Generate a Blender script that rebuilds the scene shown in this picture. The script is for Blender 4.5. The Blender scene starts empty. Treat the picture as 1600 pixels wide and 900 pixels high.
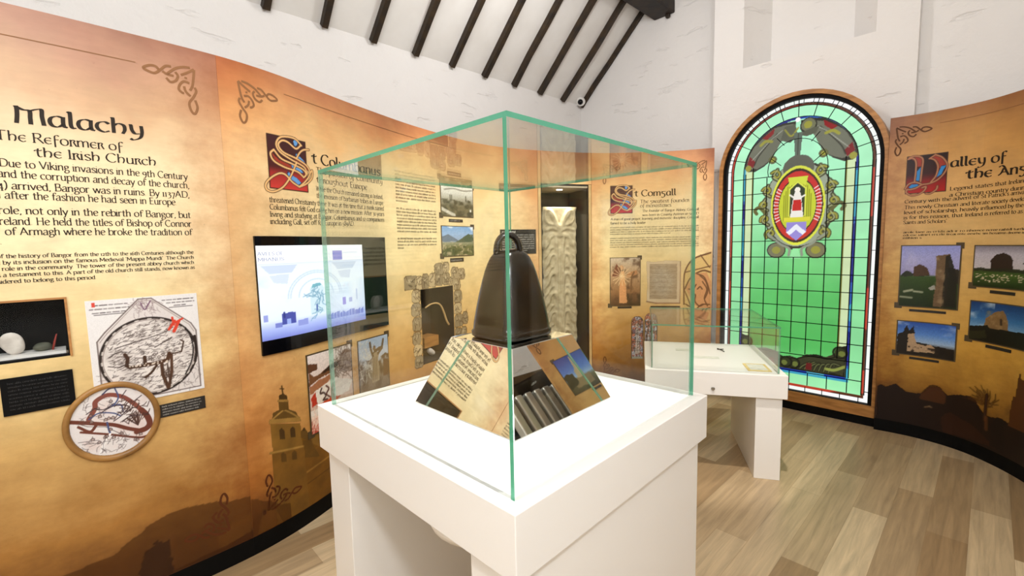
import bpy, bmesh, math, random
import numpy as np
from mathutils import Vector, Matrix

C = bpy.context.scene.collection
R = math.radians
SC = bpy.context.scene

def lin(c):
    c = c / 255.0
    return c / 12.92 if c <= .04045 else ((c + .055) / 1.055) ** 2.4
def S(r, g, b):
    return (lin(r), lin(g), lin(b), 1.0)

# ------------------------------------------------------------------ camera, world, lamps
# world axes: x right, y forward from the camera, z up, floor at z = 0, metres
YAW = R(46.6)                                   # the room stands turned to the camera
DU = np.array([.6871, -.7266]); DV = np.array([.7266, .6871])   # across the room / along the room
def UV(u, v, z=0.0):
    p = DU * u + DV * v
    return Vector((p[0], p[1], z))

cam_data = bpy.data.cameras.new('camera')
cam = bpy.data.objects.new('camera', cam_data); C.objects.link(cam)
cam_data.sensor_width = 36.0
cam_data.lens = 707.588 / 1600 * 36.0
cam_data.clip_start = .02
tilt, roll = .0942, .0215
fwd = Vector((0, math.cos(tilt), -math.sin(tilt)))
right = Vector((1, 0, 0)); up = right.cross(fwd)
r2 = right * math.cos(roll) - up * math.sin(roll)
u2 = up * math.cos(roll) + right * math.sin(roll)
cam.matrix_world = Matrix(((r2.x, u2.x, -fwd.x, 0), (r2.y, u2.y, -fwd.y, 0), (r2.z, u2.z, -fwd.z, 1.5), (0, 0, 0, 1)))
SC.camera = cam

SC.view_settings.view_transform = 'Standard'
SC.view_settings.look = 'None'
SC.view_settings.gamma = 1.0
SC.view_settings.use_curve_mapping = False
SC.view_settings.exposure = 0.0
SC.cycles.max_bounces = 10
SC.cycles.diffuse_bounces = 4
SC.cycles.glossy_bounces = 6
SC.cycles.transparent_max_bounces = 24
SC.cycles.caustics_reflective = False
SC.cycles.caustics_refractive = False
SC.cycles.sample_clamp_indirect = 4.0
try:
    SC.cycles.use_denoising = True
except Exception:
    pass

world = bpy.data.worlds.new('world'); SC.world = world
world.use_nodes = True
world.node_tree.nodes['Background'].inputs[0].default_value = (1, .95, .9, 1)
world.node_tree.nodes['Background'].inputs[1].default_value = .05

def area_lamp(name, loc, target, size, power, color):
    d = bpy.data.lights.new(name, 'AREA'); d.shape = 'DISK'; d.size = size; d.energy = power; d.color = color
    o = bpy.data.objects.new(name, d); C.objects.link(o); o.location = loc
    o.rotation_euler = (Vector(target) - Vector(loc)).to_track_quat('-Z', 'Y').to_euler()
    return o
def spot_lamp(name, loc, target, power, color, angle, blend=.5, radius=.04):
    d = bpy.data.lights.new(name, 'SPOT'); d.energy = power; d.color = color; d.spot_size = R(angle); d.spot_blend = blend; d.shadow_soft_size = radius
    o = bpy.data.objects.new(name, d); C.objects.link(o); o.location = loc
    o.rotation_euler = (Vector(target) - Vector(loc)).to_track_quat('-Z', 'Y').to_euler()
    return o
WARM = (1, .955, .90); NEUT = (.99, .985, 1); COOL = (.89, .945, 1)
def bulb(name, loc, power, color, radius=.12):
    d = bpy.data.lights.new(name, 'POINT'); d.energy = power; d.color = color; d.shadow_soft_size = radius
    o = bpy.data.objects.new(name, d); C.objects.link(o); o.location = loc; return o
bulb('unseen_bulb', UV(-.8, .0, 3.4), 42, NEUT)
bulb('unseen_bulb', UV(-2.1, 2.7, 3.55), 44, NEUT)
bulb('unseen_bulb', UV(-.7, -1.3, 2.4), 50, COOL, .2)  # unseen bulb set low as frontal fill for the left panels
bulb('unseen_bulb', UV(.75, -.3, 2.9), 128, COOL)  # unseen bulb added to brighten the plinth's right face and the right panel
spot_lamp('plinth_spot', UV(-.9, 1.3, 4.0), (-.0, 1.4, 1.0), 430, WARM, 30)
spot_lamp('wall_spot', UV(-.7, .7, 3.3), UV(-2.4, .9, 1.3), 30, NEUT, 56)
spot_lamp('wall_spot', UV(-.8, 2.3, 3.5), UV(-3.0, 2.6, 1.4), 230, WARM, 54)
spot_lamp('wall_spot', UV(-1.2, 2.6, 3.6), UV(-2.6, 4.3, 1.2), 120, WARM, 42)
spot_lamp('table_spot', UV(-.6, 2.0, 3.9), (1.25, 3.1, .65), 310, WARM, 28)

# ------------------------------------------------------------------ helpers
def prop(o, label=None, cat=None, group=None, kind=None):
    if label: o['label'] = label
    if cat: o['category'] = cat
    if group: o['group'] = group
    if kind: o['kind'] = kind
    return o
def struct(o):
    o['kind'] = 'structure'; return o
def thing(name, loc, label, cat, group=None):
    o = bpy.data.objects.new(name, None); C.objects.link(o); o.location = loc
    o.empty_display_size = .1
    return prop(o, label, cat, group)
def wloc(o):
    p = Vector(o.location)
    while o.parent:
        o = o.parent; p = p + Vector(o.location)
    return p

class MB:
    """collects vertices, faces, material slots, colours; build() links ONE mesh object"""
    def __init__(s):
        s.v = []; s.f = []; s.m = []; s.uv = {}
    def add(s, vs, fs, mat=0):
        b = len(s.v); s.v += [tuple(p) for p in vs]
        for f in fs:
            s.f.append([i + b for i in f]); s.m.append(mat)
        return b
    def box(s, o, ax, ay, az, mat=0):
        """o = corner, ax, ay, az = edge vectors"""
        o, ax, ay, az = map(Vector, (o, ax, ay, az))
        if ax.cross(ay).dot(az) < 0: ax, ay = ay, ax
        P = [o, o + ax, o + ax + ay, o + ay]
        P += [p + az for p in P]
        s.add(P, [(0, 3, 2, 1), (4, 5, 6, 7), (0, 1, 5, 4), (1, 2, 6, 5), (2, 3, 7, 6), (3, 0, 4, 7)], mat)
    def prism(s, pts, d, mat=0):
        """pts: planar loop, d: extrusion vector"""
        pts = [Vector(p) for p in pts]; d = Vector(d); n = len(pts)
        nrm = Vector((0, 0, 0))
        for i in range(n):
            nrm += pts[i].cross(pts[(i + 1) % n])
        if nrm.dot(d) > 0: pts = pts[::-1]
        s.add(pts + [p + d for p in pts],
              [list(range(n)), list(range(2 * n - 1, n - 1, -1))] + [(i, i + n, (i + 1) % n + n, (i + 1) % n) for i in range(n)], mat)
    def tube(s, path, rad, n=8, mat=0, cap=True):
        path = [Vector(p) for p in path]
        k = len(path)
        rad = rad if hasattr(rad, '__len__') else [rad] * k
        rings = []; ref = None
        for i, p in enumerate(path):
            t = (path[min(i + 1, k - 1)] - path[max(i - 1, 0)]).normalized()
            if ref is None:
                ref = t.orthogonal().normalized()
            ref = (ref - t * ref.dot(t)).normalized(); b = t.cross(ref)
            rings.append([p + (ref * math.cos(a) + b * math.sin(a)) * rad[i] for a in [2 * math.pi * j / n for j in range(n)]])
        vs = [p for r in rings for p in r]
        fs = [(i * n + j, i * n + (j + 1) % n, (i + 1) * n + (j + 1) % n, (i + 1) * n + j) for i in range(k - 1) for j in range(n)]
        if cap: fs += [list(range(n - 1, -1, -1)), [(k - 1) * n + j for j in range(n)]]
        s.add(vs, fs, mat)
    def loft(s, rings, mat=0, cap=True, closed=True):
        n = len(rings[0]); k = len(rings)
        vs = [p for r in rings for p in r]
        fs = [(i * n + j, i * n + (j + 1) % n, (i + 1) * n + (j + 1) % n, (i + 1) * n + j) for i in range(k - 1) for j in range(n)]
        if cap: fs += [list(range(n - 1, -1, -1)), [(k - 1) * n + j for j in range(n)]]
        s.add(vs, fs, mat)
    def build(s, name, mats, parent=None, smooth=False, bevel=0, origin=None):
        V = np.array(s.v, dtype=np.float64)
        if origin is None:
            lo, hi = V.min(0), V.max(0)
            origin = Vector(((lo[0] + hi[0]) / 2, (lo[1] + hi[1]) / 2, lo[2]))
        origin = Vector(origin)
        me = bpy.data.meshes.new(name)
        me.from_pydata([tuple(p) for p in (V - np.array(origin))], [], s.f)
        mats = mats if isinstance(mats, (list, tuple)) else [mats]
        for m in mats: me.materials.append(m)
        me.polygons.foreach_set('material_index', s.m)
        if smooth: me.polygons.foreach_set('use_smooth', [True] * len(s.f))
        me.update()
        o = bpy.data.objects.new(name, me); C.objects.link(o)
        if parent:
            o.parent = parent; o.location = origin - wloc(parent)
        else:
            o.location = origin
        if bevel:
            b = o.modifiers.new('bevel', 'BEVEL'); b.width = bevel; b.segments = 2; b.limit_method = 'ANGLE'
        return o

# ------------------------------------------------------------------ materials
def nt(m):
    m.use_nodes = True
    return m.node_tree, m.node_tree.nodes['Principled BSDF']
def pbr(name, col, rough=.5, metal=0.0, spec=.5, emis=None, estr=0.0):
    m = bpy.data.materials.new(name); t, b = nt(m)
    b.inputs['Base Color'].default_value = col
    b.inputs['Roughness'].default_value = rough
    b.inputs['Metallic'].default_value = metal
    b.inputs['Specular IOR Level'].default_value = spec
    if emis:
        b.inputs['Emission Color'].default_value = emis; b.inputs['Emission Strength'].default_value = estr
    return m
def mottled(name, c1, c2, scale=8, rough=.5, metal=0.0, bump=0.0, detail=6, stretch=(1, 1, 1), spec=.5):
    m = pbr(name, c1, rough, metal, spec); t, b = nt(m); N = t.nodes; L = t.links
    tc = N.new('ShaderNodeTexCoord'); mp = N.new('ShaderNodeMapping'); mp.inputs['Scale'].default_value = stretch
    no = N.new('ShaderNodeTexNoise'); no.inputs['Scale'].default_value = scale; no.inputs['Detail'].default_value = detail
    cr = N.new('ShaderNodeValToRGB'); cr.color_ramp.elements[0].color = c1; cr.color_ramp.elements[1].color = c2
    cr.color_ramp.elements[0].position = .35; cr.color_ramp.elements[1].position = .65
    L.new(tc.outputs['Object'], mp.inputs[0]); L.new(mp.outputs[0], no.inputs['Vector']); L.new(no.outputs['Fac'], cr.inputs[0]); L.new(cr.outputs[0], b.inputs['Base Color'])
    if bump:
        bp = N.new('ShaderNodeBump'); bp.inputs['Strength'].default_value = bump; bp.inputs['Distance'].default_value = .01
        L.new(no.outputs['Fac'], bp.inputs['Height']); L.new(bp.outputs[0], b.inputs['Normal'])
    return m

def wall_paint(name, col):
    m = pbr(name, col, .7, spec=.25); t, b = nt(m); N = t.nodes; L = t.links
    tc = N.new('ShaderNodeTexCoord')
    n1 = N.new('ShaderNodeTexNoise'); n1.inputs['Scale'].default_value = 4.5; n1.inputs['Detail'].default_value = 8; n1.inputs['Roughness'].default_value = .6
    mp = N.new('ShaderNodeMapping'); mp.inputs['Scale'].default_value = (2, 2, 8)
    n2 = N.new('ShaderNodeTexNoise'); n2.inputs['Scale'].default_value = 1.6; n2.inputs['Detail'].default_value = 5
    rp = N.new('ShaderNodeValToRGB'); rp.color_ramp.elements[0].position = .30; rp.color_ramp.elements[1].position = .36
    ad = N.new('ShaderNodeMath'); ad.operation = 'MULTIPLY_ADD'; ad.inputs[1].default_value = .5
    bp = N.new('ShaderNodeBump'); bp.inputs['Strength'].default_value = .55; bp.inputs['Distance'].default_value = .03
    L.new(tc.outputs['Object'], n1.inputs['Vector']); L.new(tc.outputs['Object'], mp.inputs[0]); L.new(mp.outputs[0], n2.inputs['Vector'])
    L.new(n2.outputs['Fac'], rp.inputs[0]); L.new(rp.outputs[0], ad.inputs[0]); L.new(n1.outputs['Fac'], ad.inputs[2])
    L.new(ad.outputs[0], bp.inputs['Height']); L.new(bp.outputs[0], b.inputs['Normal'])
    return m

def print_mat(name, rough=.45, alpha=False, emit=0.0):
    """ink colours from the mesh's own point colours (the printed picture)"""
    m = bpy.data.materials.new(name); t, b = nt(m); N = t.nodes; L = t.links
    at = N.new('ShaderNodeAttribute'); at.attribute_name = 'ink'
    b.inputs['Roughness'].default_value = rough; b.inputs['Specular IOR Level'].default_value = .3
    if emit:
        b.inputs['Base Color'].default_value = (.01, .01, .01, 1)
        L.new(at.outputs['Color'], b.inputs['Emission Color']); b.inputs['Emission Strength'].default_value = emit
        b.inputs['Specular IOR Level'].default_value = .5; b.inputs['Roughness'].default_value = .12
    else:
        L.new(at.outputs['Color'], b.inputs['Base Color'])
    if alpha:
        L.new(at.outputs['Alpha'], b.inputs['Alpha'])
    return m

def glass_mat(name, tint=(.975, .99, .98), ior=1.5):
    m = bpy.data.materials.new(name); m.use_nodes = True; t = m.node_tree; N = t.nodes; L = t.links; N.clear()
    out = N.new('ShaderNodeOutputMaterial'); mx = N.new('ShaderNodeMixShader'); fr = N.new('ShaderNodeFresnel'); fr.inputs[0].default_value = ior
    tr = N.new('ShaderNodeBsdfTransparent'); tr.inputs[0].default_value = (*tint, 1)
    gl = N.new('ShaderNodeBsdfGlossy'); gl.inputs['Roughness'].default_value = 0.0
    ge = N.new('ShaderNodeNewGeometry'); mi = N.new('ShaderNodeMapRange'); mi.inputs[3].default_value = ior; mi.inputs[4].default_value = 1 / ior
    L.new(ge.outputs['Backfacing'], mi.inputs[0]); L.new(mi.outputs[0], fr.inputs[0])      # same reflectance from either side of the pane
    L.new(fr.outputs[0], mx.inputs[0]); L.new(tr.outputs[0], mx.inputs[1]); L.new(gl.outputs[0], mx.inputs[2]); L.new(mx.outputs[0], out.inputs[0])
    return m
def glass_edge(name, tint, a=.55):
    m = bpy.data.materials.new(name); m.use_nodes = True; t = m.node_tree; N = t.nodes; L = t.links; N.clear()
    out = N.new('ShaderNodeOutputMaterial'); m1 = N.new('ShaderNodeMixShader'); m2 = N.new('ShaderNodeMixShader')
    tr = N.new('ShaderNodeBsdfTransparent'); tr.inputs[0].default_value = tint
    tl = N.new('ShaderNodeBsdfTranslucent'); tl.inputs[0].default_value = tint
    df = N.new('ShaderNodeBsdfDiffuse'); df.inputs[0].default_value = tint
    gl = N.new('ShaderNodeBsdfGlossy'); gl.inputs['Roughness'].default_value = .08
    fr = N.new('ShaderNodeFresnel'); fr.inputs[0].default_value = 1.5
    m0 = N.new('ShaderNodeMixShader'); m0.inputs[0].default_value = .5
    L.new(df.outputs[0], m0.inputs[1]); L.new(tl.outputs[0], m0.inputs[2])
    ge = N.new('ShaderNodeNewGeometry'); mi = N.new('ShaderNodeMapRange'); mi.inputs[3].default_value = 1.5; mi.inputs[4].default_value = 1 / 1.5
    L.new(ge.outputs['Backfacing'], mi.inputs[0]); L.new(mi.outputs[0], fr.inputs[0])
    m1.inputs[0].default_value = a; L.new(tr.outputs[0], m1.inputs[1]); L.new(m0.outputs[0], m1.inputs[2])
    L.new(fr.outputs[0], m2.inputs[0]); L.new(m1.outputs[0], m2.inputs[1]); L.new(gl.outputs[0], m2.inputs[2]); L.new(m2.outputs[0], out.inputs[0])
    return m

def parchment(name, ramp, edge_col, s0, s1, edge=.35, top_line=None):
    """aged paper print; UV map 'paper' holds metres along / up the panel"""
    m = pbr(name, (.7, .5, .25, 1), .42, spec=.35); t, b = nt(m); N = t.nodes; L = t.links
    def math_(op, a, bb=None, c=None):
        n = N.new('ShaderNodeMath'); n.operation = op
        for i, x in enumerate((a, bb, c)):
            if x is None: continue
            if isinstance(x, (int, float)): n.inputs[i].default_value = x
            else: L.new(x, n.inputs[i])
        return n.outputs[0]
    uv = N.new('ShaderNodeUVMap'); uv.uv_map = 'paper'
    sep = N.new('ShaderNodeSeparateXYZ'); L.new(uv.outputs[0], sep.inputs[0])
    def noise(scale, detail, sx=1, sy=1, rough=.55):
        mp = N.new('ShaderNodeMapping'); mp.inputs['Scale'].default_value = (sx, sy, 1); L.new(uv.outputs[0], mp.inputs[0])
        n = N.new('ShaderNodeTexNoise'); n.inputs['Scale'].default_value = scale; n.inputs['Detail'].default_value = detail; n.inputs['Roughness'].default_value = rough
        L.new(mp.outputs[0], n.inputs['Vector']); return n.outputs['Fac']
    big = noise(1.7, 5); mid = noise(5.5, 9, 1, 1.1, .66); fib = noise(16, 6, .6, 2.4, .62); spk = noise(38, 3)
    zz = math_('MULTIPLY_ADD', math_('SUBTRACT', big, .5), .55, math_('MULTIPLY_ADD', math_('SUBTRACT', mid, .5), .22, sep.outputs[1]))
    cr = N.new('ShaderNodeValToRGB'); L.new(math_('DIVIDE', zz, 2.37), cr.inputs[0])
    e = cr.color_ramp.elements
    e[0].position, e[0].color = ramp[0][0] / 2.37, S(*ramp[0][1]); e[1].position, e[1].color = ramp[-1][0] / 2.37, S(*ramp[-1][1])
    for z, c in ramp[1:-1]:
        k = e.new(z / 2.37); k.color = S(*c)
    # darker, redder margins of the printed sheet
    dl = math_('SUBTRACT', sep.outputs[0], s0); dr = math_('SUBTRACT', s1, sep.outputs[0])
    dm = math_('MULTIPLY_ADD', math_('SUBTRACT', mid, .5), .5, math_('MINIMUM', dl, dr))
    mr = N.new('ShaderNodeMapRange'); mr.interpolation_type = 'SMOOTHSTEP'; mr.inputs[1].default_value = -.1; mr.inputs[2].default_value = edge; mr.inputs[3].default_value = .62; mr.inputs[4].default_value = 0
    L.new(dm, mr.inputs[0])
    mx = N.new('ShaderNodeMix'); mx.data_type = 'RGBA'; mx.blend_type = 'MULTIPLY'; L.new(mr.outputs[0], mx.inputs[0]); L.new(cr.outputs[0], mx.inputs[6]); mx.inputs[7].default_value = S(*edge_col)
    # mottling
    mo = N.new('ShaderNodeMapRange'); mo.inputs[1].default_value = .3; mo.inputs[2].default_value = .7; mo.inputs[3].default_value = .86; mo.inputs[4].default_value = 1.1; L.new(mid, mo.inputs[0])
    fi = N.new('ShaderNodeMapRange'); fi.inputs[1].default_value = .3; fi.inputs[2].default_value = .7; fi.inputs[3].default_value = .95; fi.inputs[4].default_value = 1.05; L.new(fib, fi.inputs[0])
    sp = N.new('ShaderNodeMapRange'); sp.inputs[1].default_value = .22; sp.inputs[2].default_value = .29; sp.inputs[3].default_value = .7; sp.inputs[4].default_value = 1.0; L.new(spk, sp.inputs[0])
    mul = math_('MULTIPLY', math_('MULTIPLY', mo.outputs[0], fi.outputs[0]), sp.outputs[0])
    hv = N.new('ShaderNodeVectorMath'); hv.operation = 'SCALE'; L.new(mx.outputs[2], hv.inputs[0]); L.new(mul, hv.inputs[3])
    L.new(hv.outputs[0], b.inputs['Base Color'])
    return m

M = {}
M['white_wall'] = wall_paint('white_wall', S(236, 232, 228))
M['white_mdf'] = pbr('white_mdf', S(240, 236, 230), .35, spec=.4)
M['white_ceiling'] = mottled('white_ceiling', S(232, 228, 222), S(240, 237, 232), 3, .8, bump=.15)
M['dark_wood'] = mottled('dark_wood', S(30, 20, 10), S(62, 44, 20), 9, .6, bump=.4, stretch=(1, 1, 1))
M['black_wood'] = mottled('black_wood', S(22, 15, 10), S(44, 30, 18), 9, .65, bump=.4)
M['black'] = pbr('black', S(8, 8, 8), .6, spec=.12)
M['gloss_black'] = pbr('gloss_black', S(5, 6, 10), .1, spec=.3)
M['ink'] = pbr('ink', S(40, 30, 20), .6, spec=.2)
M['brown_ink'] = pbr('brown_ink', S(96, 62, 36), .6, spec=.2)
M['white_ink'] = pbr('white_ink', S(196, 192, 184), .6)
M['caption_black'] = pbr('caption_black', S(26, 23, 21), .45)
M['photo_border'] = pbr('photo_border', S(72, 58, 34), .5)
M['oak'] = mottled('oak', S(150, 100, 48), S(188, 132, 70), 6, .45, stretch=(1, 1, 6), bump=.05)
M['gilt'] = mottled('gilt', S(122, 84, 38), S(176, 128, 66), 7, .4, bump=.1)
M['print'] = print_mat('print')
M['print_alpha'] = print_mat('print_alpha', alpha=True)
M['screen_print'] = print_mat('screen_print', emit=1.2)
M['window_print'] = print_mat('window_print', emit=1.0)
M['glass'] = glass_mat('clear_glass', (.98, .992, .985), 1.34)
M['thin_glass'] = glass_mat('cabinet_glass', (.97, .975, .97), 1.18)
M['edge'] = glass_edge('glass_edge', S(106, 192, 160), .70); M['pale_edge'] = glass_edge('glass_corner', S(178, 226, 208), .36)
M['bronze'] = mottled('bronze', S(20, 13, 7), S(33, 23, 12), 14, .2, .0, bump=.04, spec=.42)
_b = M['bronze'].node_tree.nodes['Principled BSDF']; _b.inputs['Coat Weight'].default_value = .3; _b.inputs['Coat Roughness'].default_value = .07
M['mirror'] = pbr('mirror', (.90, .89, .87, 1), .015, 1.0)
M['steel'] = pbr('steel', S(170, 170, 168), .25, 1.0)
# ------------------------------------------------------------------ curved panel lines (plan, room axes u, v)
LEFT = [(-2.38,-2.6),(-2.38,-1.6),(-2.38,-.9),(-2.385,-.4),(-2.388,-.13),(-2.392,.025),(-2.40,.205),(-2.412,.40),(-2.43,.56),(-2.50,.80),(-2.672,1.183),(-2.871,1.70),(-2.95,1.975),(-3.015,2.237),(-3.055,2.488),(-3.045,2.777),(-2.946,3.13),(-2.66,3.72),(-2.2,4.18),(-1.83,4.40)]
RIGHT = [(-.57,4.40),(-.43,4.42),(-.26,4.412),(-.07,4.345),(.085,4.205),(.22,4.02),(.42,3.62),(.66,3.05),(.82,2.4),(.9,1.6),(.92,.6),(.92,-.6)]
def dense(P, step=.02, sm=.12):
    P = np.array(P); P = np.vstack([2 * P[0] - P[1], P, 2 * P[-1] - P[-2]]); out = []
    for i in range(1, len(P) - 2):
        p0, p1, p2, p3 = P[i - 1:i + 3]
        for k in range(60):
            t = k / 60
            out.append(.5 * ((2 * p1) + (-p0 + p2) * t + (2 * p0 - 5 * p1 + 4 * p2 - p3) * t * t + (-p0 + 3 * p1 - 3 * p2 + p3) * t ** 3))
    out.append(P[-2]); out = np.array(out)
    def res(o, st):
        s = np.r_[0, np.cumsum(np.hypot(*np.diff(o, axis=0).T))]; n = int(round(s[-1] / st)); ss = np.linspace(0, s[-1], n + 1)
        return np.c_[np.interp(ss, s, o[:, 0]), np.interp(ss, s, o[:, 1])]
    o = res(out, step); k = int(sm / step)
    pad = np.vstack([2 * o[0] - o[k:0:-1], o, 2 * o[-1] - o[-2:-k - 2:-1]]); w = np.hanning(2 * k + 3)[1:-1]; w /= w.sum()
    o = np.c_[np.convolve(pad[:, 0], w, 'valid'), np.convolve(pad[:, 1], w, 'valid')]
    return res(o, step)
class Curved:
    """vertical curved face: s metres along it, z up, off metres out towards the room"""
    def __init__(q, pts):
        uv = dense(pts); q.xy = uv[:, :1] * DU + uv[:, 1:] * DV
        q.s = np.r_[0, np.cumsum(np.hypot(*np.diff(q.xy, axis=0).T))]
        t = np.gradient(q.xy, q.s, axis=0); t /= np.linalg.norm(t, axis=1)[:, None]; q.t = t
    def P(q, s, z, off=0.0):
        s, z = np.broadcast_arrays(np.asarray(s, float), np.asarray(z, float))
        x = np.interp(s, q.s, q.xy[:, 0]); y = np.interp(s, q.s, q.xy[:, 1])
        tx = np.interp(s, q.s, q.t[:, 0]); ty = np.interp(s, q.s, q.t[:, 1])
        return np.stack([x + ty * off, y - tx * off, z], -1)
    def frame(q, s):
        p = q.P(s, 0.0); tx = np.interp(s, q.s, q.t[:, 0]); ty = np.interp(s, q.s, q.t[:, 1]); l = math.hypot(tx, ty)
        return Vector(p), Vector((tx / l, ty / l, 0)), Vector((ty / l, -tx / l, 0))
class Flat:
    def __init__(q, o, ex, ez, n):
        q.o, q.ex, q.ez, q.n = [np.array(Vector(k)) for k in (o, ex, ez, n)]
    def P(q, s, z, off=0.0):
        s, z = np.broadcast_arrays(np.asarray(s, float), np.asarray(z, float))
        return q.o + s[..., None] * q.ex + z[..., None] * q.ez + off * q.n
KL, KR = Curved(LEFT), Curved(RIGHT)

def slab(mb, sf, s0, s1, z0, z1, o0, o1, mat=0, seg=.03):
    n = max(1, int(math.ceil((s1 - s0) / seg)))
    ss = np.linspace(s0, s1, n + 1)
    rings = []
    for s in ss:
        rings.append([tuple(sf.P(s, z, o)) for z, o in ((z0, o0), (z0, o1), (z1, o1), (z1, o0))])
    mb.loft(rings, mat)
def board(name, sf, s0, s1, z0, z1, thick, holes, mat, parent, seg=.03):
    """panel with rectangular openings, UV in metres"""
    sx = set(np.round(np.linspace(s0, s1, int(math.ceil((s1 - s0) / seg)) + 1), 5)); zx = {z0, z1, *np.round(np.linspace(z0, z1, 6), 5)}
    for a, b, c, d in holes: sx |= {a, b}; zx |= {c, d}
    sx = sorted(x for x in sx if s0 - 1e-9 <= x <= s1 + 1e-9); zx = sorted(zx)
    keep = np.ones((len(sx) - 1, len(zx) - 1), bool)
    for i in range(len(sx) - 1):
        for j in range(len(zx) - 1):
            cs, cz = (sx[i] + sx[i + 1]) / 2, (zx[j] + zx[j + 1]) / 2
            if any(a < cs < b and c < cz < d for a, b, c, d in holes): keep[i, j] = False
    mb = MB(); uvs = []; idx = {}
    def vid(i, j, k):
        if (i, j, k) not in idx:
            idx[i, j, k] = len(mb.v); mb.v.append(tuple(sf.P(sx[i], zx[j], 0.0 if k == 0 else -thick))); uvs.append((sx[i], zx[j]))
        return idx[i, j, k]
    def face(*v): mb.f.append(list(v)); mb.m.append(0)
    ni, nj = keep.shape
    K = lambda i, j: 0 <= i < ni and 0 <= j < nj and keep[i, j]
    for i in range(ni):
        for j in range(nj):
            if not keep[i, j]: continue
            a, b, c, d = [vid(*q, 0) for q in ((i, j), (i + 1, j), (i + 1, j + 1), (i, j + 1))]
            e, f, g, h = [vid(*q, 1) for q in ((i, j), (i + 1, j), (i + 1, j + 1), (i, j + 1))]
            face(a, b, c, d); face(h, g, f, e)
            if not K(i, j - 1): face(a, e, f, b)
            if not K(i + 1, j): face(b, f, g, c)
            if not K(i, j + 1): face(c, g, h, d)
            if not K(i - 1, j): face(d, h, e, a)
    o = mb.build(name, mat, parent)
    l = o.data.uv_layers.new(name='paper')
    li = np.empty(len(o.data.loops), np.int32); o.data.loops.foreach_get('vertex_index', li)
    l.data.foreach_set('uv', np.array(uvs, np.float32)[li].ravel())
    return o

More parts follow.
